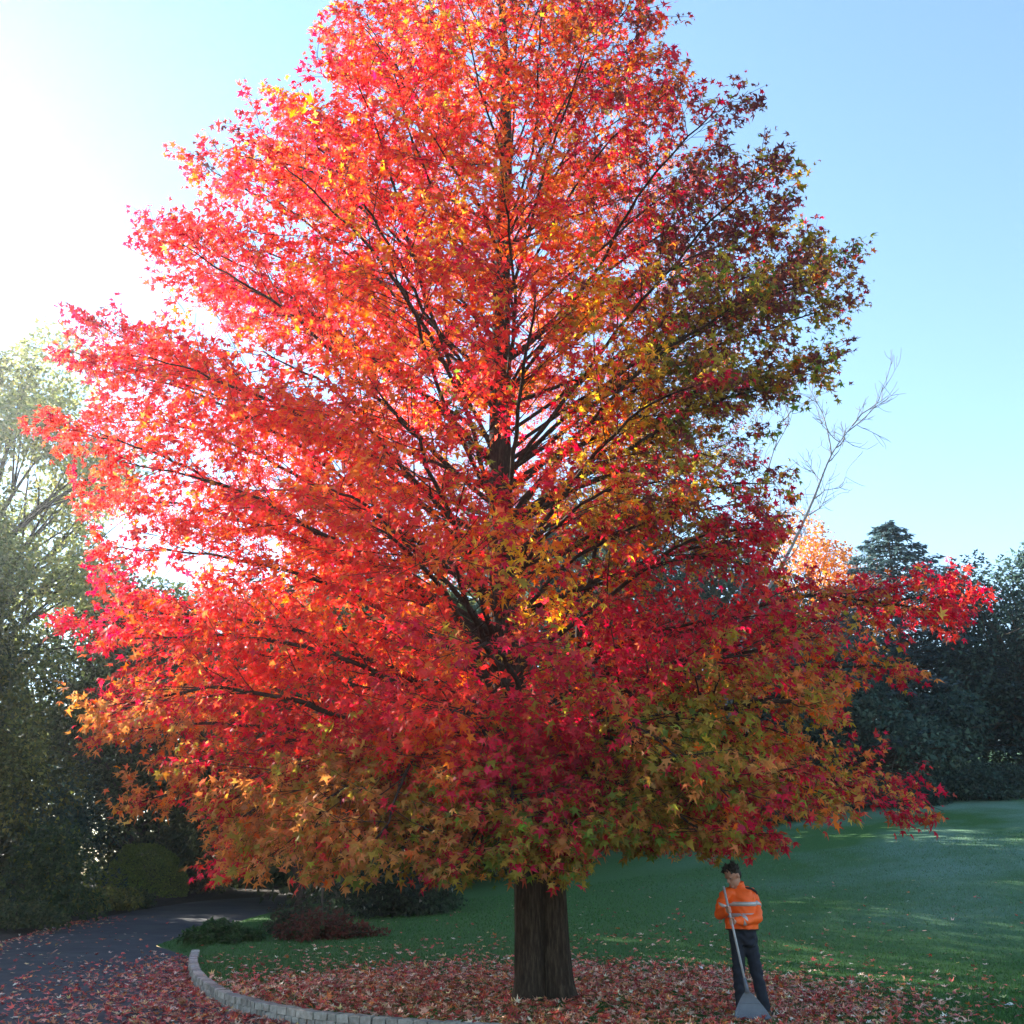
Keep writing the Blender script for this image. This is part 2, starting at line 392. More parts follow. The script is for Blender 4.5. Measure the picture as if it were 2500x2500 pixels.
twig_a, twig_b = [], []
def lift(Q):
    lim = np.where((Q[..., 0] > .9) & (Q[..., 0] < 4.7), 2.04, 1.60); Q[..., 2] = np.maximum(Q[..., 2], lim + .12 * rng.random(np.shape(lim))); return Q
def add_branch(pts, r0, dens=1.0, spread=1.0):
    """one main branch with its side shoots; twigs are remembered for the leaves"""
    g = Geo()
    L = np.linalg.norm(np.diff(pts, axis=0), axis=1).sum(); n = max(6, int(L * 4))
    C = curve(pts, n); wob = np.cumsum(np.cumsum(rng.normal(0, .012, (n, 3)), 0), 0) * .5 + np.cumsum(rng.normal(0, .02, (n, 3)), 0); wob -= wob[0]; wob -= wob[-1] * np.linspace(0, 1, n)[:, None]; C = C + wob; C = lift(C)
    rad = r0 * (1 - np.linspace(0, 1, n)) ** .8 + .007
    g.tube(C, rad, 7)
    T = unit(np.gradient(C, axis=0)); out = unit(np.array((C[-1, 0] - C[0, 0], C[-1, 1] - C[0, 1], 0)))
    ns = max(4, int(L * 3.4 * dens)); side = 1 if rng.random() < .5 else -1
    for q in range(ns):
        f = .16 + .84 * ((q + rng.random() * .7) / ns) ** .75; f = min(f, .99); i = min(int(f * (n - 1)), n - 1)
        p = C[i]; t = T[i]; side = -side
        lat = unit(np.cross(t, (0, 0, 1))) * side
        l2 = (.45 + .30 * L * (1 - f) * (.5 + f) + .18) * rng.uniform(.65, 1.25); l2 = min(l2, 2.6) * spread
        d = unit(t * rng.uniform(.55, 1.0) + lat * rng.uniform(.5, 1.1) + np.array((0, 0, rng.uniform(-.30, .45))))
        m = 6; s = np.linspace(0, 1, m)[:, None]
        bend = np.array((0, 0, rng.uniform(-.22, .18)))
        Q = p + d * l2 * s + bend * l2 * s ** 2 + rng.normal(0, .02, (m, 3)) * s; Q = lift(Q)
        g.tube(Q, np.linspace(max(.006, rad[i] * .38), .004, m), 4, False)
        nt_ = max(3, int(l2 * 5.2))
        for w in range(nt_):
            fw = .2 + .8 * (w + rng.random()) / nt_; j = min(int(fw * (m - 1)), m - 2)
            a = Q[j] + (Q[j + 1] - Q[j]) * (fw * (m - 1) - j if fw < 1 else 0)
            dd = unit(d + rng.normal(0, .55, 3) + np.array((0, 0, -.05)))
            l3 = rng.uniform(.22, .55); b = lift(a + dd * l3)
            g.tube(np.array([a, b]), [.005, .003], 3, False)
            twig_a.append(a); twig_b.append(b)
        twig_a.append(Q[-2]); twig_b.append(Q[-1] + d * .12)
    # a leafy tip
    for _ in range(3):
        twig_a.append(C[-2]); twig_b.append(C[-1] + unit(T[-1] + rng.normal(0, .4, 3)) * .35)
    g.obj('branch', M_branch, tree)

def auto_branch(zt, az, scale=1.0):
    r = radius(zt, az) * scale * np.interp(zt, [2, 7, 10, 12, 14, 18], [.93, .93, .89, .80, .71, .62])
    rise = np.interp(zt, [1.7, 2.6, 4, 6, 9, 13, 18, 22], [-14, -4, 8, 17, 27, 37, 48, 62])
    rise = R(rise + rng.normal(0, 5)); zb = max(2.35 + rng.uniform(0, .5), zt - r * math.tan(rise) * .95)
    zb = min(zb, 21.8)
    b = axis(zb); tip = axis(zt) + np.array((math.cos(az) * r, math.sin(az) * r, 0))
    mid1 = b + (tip - b) * .36; mid2 = b + (tip - b) * .70
    lift = .10 * r if zt > 4.5 else .13 * r
    mid1[2] += lift * .8; mid2[2] += lift * .9
    sw = rng.normal(0, .05 * r, 2); mid1[:2] += sw; mid2[:2] += sw * .6
    r0 = np.interp(zb, [2, 5, 10, 16, 22], [.043, .034, .024, .018, .008]) * np.clip(r / 4, .5, 1.2)
    add_branch(np.array([b, mid1, mid2, tip]), r0)

GA = 2.39996; az = .4
ztips = np.concatenate([np.linspace(1.85, 2.5, 12), np.linspace(2.55, 5.2, 24), np.linspace(5.3, 11, 40), np.linspace(11.1, 17, 50), np.linspace(17.2, 22.6, 26)])
for zt in ztips:
    az += GA + rng.normal(0, .15)
    auto_branch(zt + rng.normal(0, .12), az % (2 * math.pi), rng.uniform(.88, 1.04))
# the low skirt, thickest on the camera's side, hanging to head height
for k in range(34):
    a_ = -math.pi / 2 + (k - 16.5) / 16.5 * 1.75 + rng.normal(0, .06)
    auto_branch(rng.uniform(1.75, 3.0), a_ % (2 * math.pi), rng.uniform(.6, 1.0))
for k in range(15):                                  # hanging over the foot of the trunk
    a_ = -math.pi / 2 + (k - 7) / 7 * .62 + rng.normal(0, .03)
    auto_branch(rng.uniform(1.72, 2.15), a_ % (2 * math.pi), rng.uniform(.55, .95))
# branches that make the silhouette: tips in photo pixels at the plane of the trunk
for px, py in [(140, 760), (135, 880), (130, 1090), (175, 1200), (260, 1360), (150, 980), (190, 1540), (225, 1700), (240, 1800), (330, 1965), (400, 420), (430, 540), (330, 640),
               (2430, 1440), (2330, 1500), (2220, 1640), (2230, 1885), (2220, 1985), (2110, 690), (2070, 600), (2060, 870), (1930, 1190), (2090, 640), (2120, 740), (2030, 940), (1960, 560), (1920, 1300), (1940, 480)]:
    p = at(px, py, TY); a_ = 0.0 if px > 1250 else math.pi
    p[0] -= math.copysign(np.interp(p[2], [3, 9, 14, 18], [.2, .3, .7, 1.0]), px - 1250)
    dy = rng.uniform(-.8, .8); tip = p + np.array((0, dy, 0)); r = abs(p[0] - axis(p[2])[0])
    rise = R(np.interp(p[2], [1.7, 2.6, 4, 6, 9, 13, 18, 22], [-14, -4, 8, 17, 27, 37, 48, 62]))
    zb = max(2.4, p[2] - r * math.tan(rise) * .95); b = axis(zb)
    m1 = b + (tip - b) * .36; m2 = b + (tip - b) * .7; m1[2] += .06 * r; m2[2] += .07 * r
    add_branch(np.array([b, m1, m2, tip]), np.interp(zb, [2, 5, 10, 16, 22], [.048, .036, .025, .018, .009]), 1.15 if px < 1900 else 1.0, .62)
# the heavy limb that climbs to the right from the fork
add_branch(np.array([axis(2.2), at(1537, 1908, 14.6), at(1668, 1765, 13.8), at(1785, 1728, 13.2), at(1960, 1700, 12.6)]), .12)
# the second stem beside the main one
add_branch(np.array([axis(2.0) + (.1, 0, 0), at(1365, 1900, 15.3), at(1388, 1720, 15.3), at(1400, 1500, 15.4), at(1500, 1200, 15.6)]), .13, .8)

A = np.array(twig_a); B = np.array(twig_b)
print('twigs', len(A))
NLEAF = 212000
per = NLEAF / len(A)
cnt = np.maximum(2, rng.poisson(per * np.clip(np.linalg.norm(B - A, axis=1) / .38, .5, 1.5)))
idx = np.repeat(np.arange(len(A)), cnt); n = len(idx)
tpal = pick_palette(B)
f = rng.uniform(.1, 1.08, n) ** .8
tw = unit(B - A)[idx]
P = A[idx] + (B - A)[idx] * f[:, None] + rng.normal(0, .055, (n, 3))
axc = np.stack([np.interp(P[:, 2], TR[:, 2], TR[:, 0]), np.full(n, TY)], 1)
outw = np.zeros((n, 3)); outw[:, :2] = P[:, :2] - axc; outw = unit(outw)
P[:, 2] -= rng.uniform(0, .06, n)
D = unit(tw * .55 + outw * .35 + np.array((0, 0, -.45)) + rng.normal(0, .5, (n, 3)))
Nn = unit(np.array((0, 0, .75)) + outw * .45 + rng.normal(0, .5, (n, 3)))
S = rng.normal(.118, .026, n).clip(.055, .18)
S *= np.interp(P[:, 2], [2, 10, 20], [1.06, 1.0, .95])
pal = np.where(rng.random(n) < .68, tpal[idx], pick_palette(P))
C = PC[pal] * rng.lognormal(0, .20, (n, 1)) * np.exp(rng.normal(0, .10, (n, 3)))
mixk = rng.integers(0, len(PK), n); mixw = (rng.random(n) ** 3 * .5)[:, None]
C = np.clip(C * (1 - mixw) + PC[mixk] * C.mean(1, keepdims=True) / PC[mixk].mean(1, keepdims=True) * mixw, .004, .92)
keep = P[:, 2] > np.where((P[:, 0] > 1.0) & (P[:, 0] < 4.6), 1.84, 1.50)
P, D, Nn, S, C, pal = P[keep], D[keep], Nn[keep], S[keep], C[keep], pal[keep]
# the 300 leaves that show largest are parts of their own
d_cam = np.linalg.norm(P - np.array((0, 0, EYE)), axis=1)
vis = np.abs(P[:, 0] / P[:, 1]) < .5
order = np.argsort(np.where(vis, d_cam / S, 1e9)); near = order[:300]
rest = np.ones(len(P), bool); rest[near] = False
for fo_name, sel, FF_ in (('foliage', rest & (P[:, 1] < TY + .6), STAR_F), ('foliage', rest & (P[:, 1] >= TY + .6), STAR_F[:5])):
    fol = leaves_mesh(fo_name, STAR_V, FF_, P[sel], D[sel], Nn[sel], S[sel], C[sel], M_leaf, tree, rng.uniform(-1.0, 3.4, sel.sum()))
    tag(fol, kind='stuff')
leaf_me = [npmesh('leaf', STAR_V, STAR_F, np.tile(PC[k], (len(STAR_V), 1)), False, (M_leaf,)) for k in range(len(PK))]
def basis(D, Nn, s, p):
    D = unit(D); X = unit(np.cross(D, Nn)); Z = np.cross(X, D)
    m = np.eye(4); m[:3, 0] = X * s; m[:3, 1] = D * s; m[:3, 2] = Z * s; m[:3, 3] = p
    return Matrix(m.tolist())
tl = np.array(tree.location)
for k in near:
    o = link(bpy.data.objects.new('leaf', leaf_me[pal[k]]), tree)
    o.matrix_local = basis(D[k], Nn[k], float(S[k]), P[k] - tl)
print('leaves', len(P))

# ------------------------------------------------------------------ stone edging of the bed
edging = empty('stone_edging', (KERB[5][0], KERB[5][1], 0))
tag(edging, 'low curved edging of pale grey granite setts between drive and tree bed', 'stone edging')
def kerb_path():
    Cc = curve([(x, y, 0) for x, y in KERB], 600)
    s = np.concatenate([[0], np.cumsum(np.linalg.norm(np.diff(Cc, axis=0), axis=1))])
    return Cc, s
KC, KS = kerb_path()
def kpos(s):
    p = np.array([np.interp(s, KS, KC[:, 0]), np.interp(s, KS, KC[:, 1])]); e = .02
    q = np.array([np.interp(min(s + e, KS[-1]), KS, KC[:, 0]), np.interp(min(s + e, KS[-1]), KS, KC[:, 1])]); o = np.array([np.interp(max(s - e, 0), KS, KC[:, 0]), np.interp(max(s - e, 0), KS, KC[:, 1])])
    return p, math.atan2(*(q - o)[::-1])
def sett_mesh():
    """unit block with chamfered and slightly irregular edges"""
    c = .09; V = []
    for z, ins in ((-.5, 0), (.36, 0), (.5, c)):
        for sx, sy in ((-1, -1), (1, -1), (1, 1), (-1, 1)):
            V.append((sx * (.5 - ins), sy * (.5 - ins * .9), z))
    V = np.array(V) + rng.normal(0, .025, (12, 3))
    F = [(0, 3, 2, 1), (8, 9, 10, 11)]
    for b in (0, 4):
        for i in range(4): F.append((b + i, b + (i + 1) % 4, b + 4 + (i + 1) % 4, b + 4 + i))
    return npmesh('stone', V, np.array(F), None, False, (M_stone,))
setts = [sett_mesh() for _ in range(9)]
eloc = np.array(edging.location)
for course, (zc, hh) in enumerate(((-.140, .10), (-.048, .088))):
    s = .02 * course
    while s < KS[-1] - .1:
        l = rng.uniform(.125, .20) if course == 0 else rng.uniform(.14, .24)
        p, a = kpos(s + l / 2); o = link(bpy.data.objects.new('stone', random.choice(setts)), edging)
        zg = float(hgt(p[0], p[1]))
        o.location = (p[0] - eloc[0] + rng.normal(0, .004), p[1] - eloc[1] + rng.normal(0, .004), zg + zc + .055 + rng.normal(0, .003))
        o.rotation_euler = (rng.normal(0, .02), rng.normal(0, .02), a + rng.normal(0, .03))
        o.scale = (l - .020, .15 + .012 * course + rng.normal(0, .010), hh)
        s += l
g = Geo()
ss = np.linspace(0.03, KS[-1] - .05, 160); Pm = np.array([[*kpos(s)[0], 0] for s in ss])
Tm = unit(np.gradient(Pm, axis=0)); Sm = np.stack([-Tm[:, 1], Tm[:, 0], np.zeros(len(ss))], 1)
zz = hgt(Pm[:, 0], Pm[:, 1]); ring = []
for dx, dz in ((-.054, -.17), (.054, -.17), (.054, .012), (-.054, .012)):
    q = Pm + Sm * dx; q[:, 2] = zz + dz; ring.append(q)
V = np.stack(ring, 1).reshape(-1, 3); i = np.arange(len(ss) - 1)[:, None] * 4; j = np.arange(4)[None]; j2 = (j + 1) % 4
g.add(V, np.stack([i + j, i + j2, i + 4 + j2, i + 4 + j], -1).reshape(-1, 4)); g.obj('mortar_core', M_mortar, edging, False)

# ------------------------------------------------------------------ fallen leaves and grass
LP = np.array([(.82, .58, .43), (.72, .33, .23), (.62, .095, .070), (.34, .042, .042), (.80, .24, .07), (.44, .19, .10), (.74, .52, .22)])
def scatter(n, fx):
    """random ground points, kept with probability fx(x, y); x, y spread over the tree's surroundings"""
    out = []
    while sum(len(o) for o in out) < n:
        x = rng.uniform(-14, 17, 60000); y = rng.uniform(11.6, 36, 60000)
        k = rng.random(60000) < fx(x, y); out.append(np.stack([x[k], y[k]], 1))
    return np.vstack(out)[:n]
def d_tree(x, y): return np.hypot((x - TR[0, 0]) / np.where(x > TR[0, 0], .95, 1.15), (y - TY) / 1.0)
def patch(x, y): return .55 + .45 * np.sin(x * 1.7 + np.sin(y * 2.1) * 1.3) * np.sin(y * 1.9 + x * .6 + 1)
def dens_bed(x, y):
    d = d_tree(x, y); on = (x > xr(y) + .08)
    return on * (smooth(6.4, 3.6, d) * (.55 + .45 * patch(x, y)) + .06 * smooth(10.5, 5, d) + .006 * smooth(20, 9, d))
def dens_drive(x, y):
    on = (x < xr(y) - .09) & (x > xl(y))
    dk = xr(y) - x
    return on * (.75 * np.exp(-np.clip(dk, 0, 50) / np.interp(y, [11, 14, 18, 22, 25], [4, 2.3, 1.3, .8, .4])) * smooth(25, 21, y) + .012 * smooth(32, 20, y) + .25 * np.exp(-np.clip(x - xl(y), 0, 50) / .5))
def litter(name, n, fx, label, wts):
    xy = scatter(n, fx); n = len(xy)
    z = ground(xy[:, 0], xy[:, 1]) + rng.uniform(.008, .05, n)
    a = rng.uniform(0, 2 * math.pi, n)
    D = np.stack([np.cos(a), np.sin(a), rng.normal(0, .18, n)], 1); Nn = unit(np.array((0, 0, 1)) + rng.normal(0, .30, (n, 3)))
    c = LP[rng.choice(len(LP), n, p=np.array(wts) / sum(wts))] * rng.lognormal(0, .25, (n, 1))
    o = leaves_mesh(name, STAR_V, STAR_F, np.column_stack([xy, z]), D, Nn, rng.normal(.105, .018, n).clip(.06, .15), np.clip(c, .01, .8), M_fallen, None, rng.uniform(-3.2, 2.2, n))
    tag(o, label, 'fallen leaves', kind='stuff')
litter('leaf_litter', 14500, dens_bed, 'carpet of fallen red and tan leaves under the sweetgum', [1.2, 1.6, 2.6, 1.9, 1.2, 1.2, .4])
litter('leaf_drift', 5200, dens_drive, 'drift of fallen red leaves on the tarmac along the stone edging', [.6, 1.0, 2.6, 2.0, 1.0, 1.2, .3])
# separate leaves, far enough apart to count
fl_me = []
for k in range(len(LP)):
    T = STAR_V.copy(); T[:, 2] *= rng.uniform(-3.5, 1.5); fl_me.append(npmesh('fallen_leaf', T, STAR_F, np.tile(LP[k], (len(T), 1)), False, (M_fallen,)))
def lone(n, fx, label, group):
    for x, y in scatter(n, fx):
        o = link(bpy.data.objects.new('fallen_leaf', fl_me[int(rng.choice(7, p=np.array([4, 2, 1, .6, .8, .6, 2]) / 11.0))]))
        a = rng.uniform(0, 6.28); o.matrix_world = basis(np.array((math.cos(a), math.sin(a), rng.normal(0, .1))), unit(np.array((0, 0, 1)) + rng.normal(0, .15, 3)), float(rng.uniform(.10, .14)), np.array((x, y, gz(x, y) + .012)))
        tag(o, label, 'leaf', group)
lone(130, lambda x, y: (x < xr(y) - 1.2) & (x > xl(y) + .5) & (y < 30) & (x < .6 * 0 - 2) & (x > -.56 * y - .5), 'single pale fallen leaf lying on the open dark tarmac drive', 'leaves scattered on the drive')
lone(170, lambda x, y: (x > xr(y) + .5) & (d_tree(x, y) > 6.3) & (y > 17) & (y < 34) & (np.abs(x) < .55 * y) & (rng.random(np.shape(x)) < np.exp(-(d_tree(x, y) - 6) / 4)), 'single pale fallen leaf lying on the green lawn behind the tree', 'leaves scattered on the lawn')

def grass(n):
    xs, ys = [], []
    y = 12 + 24 * rng.random(n * 2) ** 1.3; x = rng.uniform(-.56, .56, n * 2) * y
    k = (x > xr(y) + .1); x, y = x[k][:n], y[k][:n]; n = len(x)
    z = ground(x, y); a = rng.uniform(0, 6.28, n); w = rng.uniform(.004, .008, n) * (1 + y / 40); h = rng.uniform(.025, .06, n)
    b0 = np.stack([x - np.cos(a) * w, y - np.sin(a) * w, z - .003], 1); b1 = np.stack([x + np.cos(a) * w, y + np.sin(a) * w, z - .003], 1)
    t = np.stack([x + rng.normal(0, .02, n), y + rng.normal(0, .02, n), z + h], 1)
    V = np.stack([b0, b1, t], 1).reshape(-1, 3); F = np.arange(3 * n).reshape(-1, 3)
    dewy = (smooth(2, 13, x) * smooth(18, 26, y))[:, None] * rng.random((n, 1))
    C = np.array((.050, .135, .028)) * rng.lognormal(0, .3, (n, 1)); C = C * (1 - dewy) + np.array((.17, .28, .20)) * dewy
    o = npobj('grass', V, F, M_grass, None, np.repeat(C, 3, 0)); tag(o, 'short green lawn grass under and behind the sweetgum', 'grass', kind='stuff')
grass(110000)

# ------------------------------------------------------------------ background trees and shrubs
def cols(n, table):
    w = np.array([c[1] for c in table], float); c = np.array([c[0] for c in table])[rng.choice(len(table), n, p=w / w.sum())]
    return np.clip(c * rng.lognormal(0, .22, (n, 1)), .003, .8)

def clump_leaves(cent, crad, n, size, flat=.65):
    """leaves on the outside of each clump, most of them on its upper side, a few inside"""
    k = rng.choice(len(cent), n, p=crad ** 2 / (crad ** 2).sum())
    u = unit(rng.normal(0, 1, (n, 3)) + np.array((0, 0, .35))); rr_ = np.where(rng.random((n, 1)) < .22, rng.random((n, 1)), 1 - np.abs(rng.normal(0, .13, (n, 1))))
    lump = 1 + .22 * np.sin(u[:, :1] * 5 + k[:, None]) * np.sin(u[:, 1:2] * 4 + k[:, None] * 2.1)
    P = cent[k] + u * rr_ * lump * crad[k][:, None] * np.array((1, 1, flat)); P[:, 2] -= .25 * crad[k] * (1 - u[:, 2]) * rng.random(n)
    D = unit(u * .8 + np.array((0, 0, -.45)) + rng.normal(0, .45, (n, 3))); Nn = unit(u * .9 + np.array((0, 0, .5)) + rng.normal(0, .35, (n, 3)))
    clump_leaves.k = k
    return P, D, Nn, rng.normal(size, size * .25, n).clip(size * .5, size * 1.7)

def bg_tree(name, label, x, y, height, clear, rx, table, n=14000, size=.2, ncl=110, tr=.3, mat=None, bark=None, group=None, limbs=18, ry=None, top=1.0, shape='round', cl=1.0):
    z0 = gz(x, y); ry = ry or rx
    size *= 1.0; ncl = int(ncl * .5)
    t = empty(name, (x, y, z0 - .05)); tag(t, label, 'tree', group)
    cz = z0 + clear + (height - clear) / 2; hz = (height - clear) / 2
    u = unit(rng.normal(0, 1, (ncl, 3))); rad = rng.uniform(.45, 1.0, ncl)
    rel = u * rad[:, None]
    if shape == 'up': w = 1 - .55 * np.clip(rel[:, 2:3], 0, 1) ** 1.5
    elif shape == 'full': w = np.where(rel[:, 2:3] < 0, 1 / np.sqrt(np.clip(1 - rel[:, 2:3] ** 2, .15, 1)), 1)
    else: w = 1
    cent = np.stack([x + rel[:, 0] * rx, y + rel[:, 1] * ry, cz + rel[:, 2] * hz], 1)
    cent[:, :2] = (cent[:, :2] - (x, y)) * w + (x, y)
    crad = rng.uniform(.22, .42, ncl) * min(rx, hz) * cl
    g = Geo()
    lean = rng.normal(0, .02 * height, 2); top_p = np.array((x + lean[0], y + lean[1], z0 + clear + (height - clear) * .8))
    Tk = curve([(x, y, z0 - .05), (x + lean[0] * .2, y + lean[1] * .1, z0 + height * .3), top_p], 14)
    g.tube(Tk, tr * (1 - np.linspace(0, .93, 14)) * (1 + .35 * np.exp(-np.linspace(0, 12, 14))), 9)
    pick = rng.choice(ncl, min(limbs, ncl), replace=False)
    for k in pick:
        c = cent[k]; hb = np.clip((c[2] - z0) * rng.uniform(.35, .75), .1 * height, .78 * height); b = np.array([np.interp(z0 + hb, Tk[:, 2], Tk[:, i]) for i in range(3)])
        m = b + (c - b) * .5 + np.array((0, 0, .07 * np.linalg.norm(c - b)))
        g.tube(curve([b, m, c], 9), np.linspace(tr * .32, .015, 9), 6)
        for _ in range(3):
            e = c + rng.normal(0, 1, 3) * crad[k]; g.tube(curve([m, (m + e) / 2 + rng.normal(0, .1, 3), e], 6), np.linspace(tr * .14, .01, 6), 4, False)
    g.obj('trunk', bark or M_gbark, t)
    P, D, Nn, S = clump_leaves(cent, crad, n, size)
    o = leaves_mesh('crown', RHOMB_V, RHOMB_F, P, D, Nn, S, np.clip(cols(n, table) * rng.lognormal(0, .30, (ncl, 1))[clump_leaves.k], .003, .85), mat or M_green, t); tag(o, kind='stuff')
    return t

OL = [((.15, .145, .036), 3), ((.10, .115, .032), 3), ((.22, .19, .05), 1)]
DK = [((.060, .080, .032), 3), ((.085, .095, .036), 2), ((.04, .06, .028), 2)]
PALE = [((.24, .26, .085), 3), ((.17, .20, .075), 2), ((.34, .30, .10), 1)]
BL = [((.040, .075, .060), 3), ((.06, .095, .068), 2), ((.026, .050, .042), 2)]
OR = [((.66, .22, .05), 3), ((.74, .30, .07), 2), ((.56, .13, .045), 1)]
WB = 'woodland trees round the garden'
# left of the drive
bg_tree('broadleaf_tree', 'tall pale green broadleaf tree with open crown and forked limbs beyond the drive', -25.5, 46, 26.5, 10, 6.8, PALE, 42000, .26, 170, .5, group=WB, limbs=40, cl=.76)
bg_tree('broadleaf_tree', 'olive green bushy tree behind the shrubs left of the drive', -23.4, 38, 13.8, .6, 5.6, OL, 62000, .18, 210, .28, group=WB)
bg_tree('broadleaf_tree', 'dark green rounded tree behind the clipped dome bush', -18.3, 50.5, 16, .6, 5.8, DK, 44000, .23, 200, .3, group=WB)
bg_tree('broadleaf_tree', 'yellowish olive tree in the woodland over the bend of the drive', -11.5, 57, 15, 2.0, 5.5, OL, 20000, .26, 120, .3, group=WB, shape='full')
for x_, y_, h_, r_, tb_, n_, lb_ in [(-23.5, 41.5, 11, 5.2, DK, 22000, 'dark understorey tree below the tall pale tree, added to shade the drive'), (-6.6, 40.5, 14.5, 4.4, DK, 14000, 'dark tree added to shade the lawn, behind the slim young tree of the bed'), (-9.5, 48.5, 17, 5.0, DK, 16000, 'dark tree added to shade the lawn, inside the bend of the drive'), (-24, 56, 17, 6, DK, 20000, 'dark tree deep in the woodland left of the drive bend'), (-17, 64, 15, 6, DK, 20000, 'dark tree far behind the bend of the drive'), (-6, 66, 16, 6, DK, 12000, 'dark tree at the end of the drive behind the sweetgum'),  # understorey, young-tree and inner-bend trees added to shade drive and lawn
        (-26, 31.5, 15.5, 5.2, DK, 10000, 'unseen dark tree between the tall trees and the tarmac, added to shade it'), (-29, 40, 22, 5.5, DK, 12000, 'unseen tall dark tree added to shade the drive and the lower sweetgum'), (-35, 44, 25, 6.5, DK, 12000, 'unseen tallest dark tree beyond the pale tree, added to shade the sweetgum'), (-27, 27, 17, 5.5, OL, 9000, 'olive tree farther round the garden beside the tarmac'), (-25, 14, 14, 5.5, DK, 8000, 'dark tree farther round the garden beside the drive entrance'),  # first three unseen, added to keep sun off drive and lower crown
        (-4.0, 44.5, 16, 5.2, DK, 18000, 'dark tree added to shade the lawn, behind the dark rounded shrub of the bed'), (1.0, 49, 19, 5.4, BL, 18000, 'dark green tree added to shade the lawn, straight behind the sweetgum'), (6.5, 53, 18, 5.4, BL, 16000, 'dark bushy tree added to shade the lawn, behind the sweetgum'), (-3.0, 62, 22, 6.5, DK, 13000, 'dark woodland tree behind the sweetgum trunk, made tall to shade the lawn'), (4.5, 62, 21, 6.5, DK, 13000, 'woodland tree hidden behind the sweetgum crown, made tall to shade the lawn'), (11, 59, 16, 6, BL, 13000, 'dark tree added to shade the lawn, behind the leafless trees')]:  # behind the sweetgum
    bg_tree('broadleaf_tree', lb_, x_, y_, h_, .6, r_, tb_, n_, .34, 110, .3, group=WB, shape='full')
# along the top of the lawn
bg_tree('broadleaf_tree', 'grey green bushy tree below the orange tree', 13.6, 54, 12.8, .8, 5.2, [((.13, .13, .075), 3), ((.09, .10, .065), 2), ((.18, .13, .08), 1)], 18000, .22, 120, .3, group=WB, shape='full')
bg_tree('broadleaf_tree', 'dark blue green bushy tree at the far corner of the lawn', 24.8, 48.5, 12.2, .4, 4.8, BL, 22000, .22, 120, .28, group=WB, shape='full')
bg_tree('broadleaf_tree', 'dark evergreen tree in front of the conifer', 16.8, 47.5, 7.6, .4, 4.4, BL, 18000, .22, 120, .28, group=WB, shape='full')
bg_tree('broadleaf_tree', 'dark bushy tree at the edge of the lawn beside the long red branch', 30, 50, 12.8, .4, 5.2, BL, 18000, .24, 110, .28, group=WB, shape='full')
bg_tree('broadleaf_tree', 'low dark tree between the sweetgum and the lawn top hedge', 12.2, 48, 8, .3, 4.4, BL, 14000, .24, 100, .25, group=WB, shape='full')
for i_, (x_, y_, h_, lb_) in enumerate([(24, 57, 8.5, 'dark tree behind the blue green conifer'), (31, 56, 9, 'dark tree behind the far corner of the lawn'), (37, 52, 9, 'dark tree farther round the garden past the lawn corner')]):
    bg_tree('broadleaf_tree', lb_, x_, y_, h_, .2, 5.5, BL, 11000, .34, 100, .3, group=WB, shape='full')
bg_tree('orange_tree', 'glowing orange autumn tree behind the dark conifer', 18.9, 62, 15.6, 3, 5.0, OR, 18000, .22, 120, .3, mat=M_leaf, group=WB, shape='up', cl=.85)

def conifer(x, y, height, rad, label, n=30000):
    z0 = gz(x, y); t = empty('conifer_tree', (x, y, z0 - .05)); tag(t, label, 'tree', WB)
    g = Geo(); g.tube(np.array([(x, y, z0 - .05), (x, y, z0 + height * .5), (x, y, z0 + height)]), [.28, .16, .02], 8)
    Pa, Da = [], []
    nb = 190
    for k in range(nb):
        fz = (k + rng.random()) / nb; zb = z0 + height * (.06 + .93 * fz); L = rad * (1 - fz) ** .80 * rng.uniform(.7, 1.1) + .25
        a = k * GA + rng.normal(0, .2); d = np.array((math.cos(a), math.sin(a), 0)); m = 7; s = np.linspace(0, 1, m)[:, None]
        Q = np.array((x, y, zb)) + d * L * s + np.array((0, 0, 1)) * L * (.12 * s - .40 * s ** 2 + .22 * s ** 3)
        g.tube(Q, np.linspace(.04, .008, m), 4, False)
        c = int(n / nb * (.35 + 1.3 * (1 - fz)))
        ff = rng.random(c) ** .6; lat = np.cross(d, (0, 0, 1)); sg = rng.normal(0, .22, c) * (1.15 - ff) * L
        base = np.stack([np.interp(ff, s[:, 0], Q[:, i]) for i in range(3)], 1) + sg[:, None] * lat + np.column_stack([np.zeros((c, 2)), -np.abs(sg) * .25 + rng.normal(0, .05, c)])
        Pa.append(base); Da.append(d * .8 + np.sign(sg)[:, None] * lat * .7 + np.array((0, 0, -.25)) + rng.normal(0, .25, (c, 3)))
    g.obj('trunk', M_gbark, t)
    P = np.vstack(Pa); D = unit(np.vstack(Da)); n = len(P)
    T = RHOMB_V.copy(); T[:, 0] *= .7
    o = leaves_mesh('crown', T, RHOMB_F, P, D, unit(np.array((0, 0, 1)) + rng.normal(0, .4, (n, 3))), rng.uniform(.22, .42, n), cols(n, [((.060, .105, .115), 3), ((.09, .14, .145), 2), ((.04, .075, .08), 2)]), M_green, t); tag(o, kind='stuff')
conifer(20.9, 53, 13.8, 10.0, 'blue green conifer with a pointed top beyond the lawn')

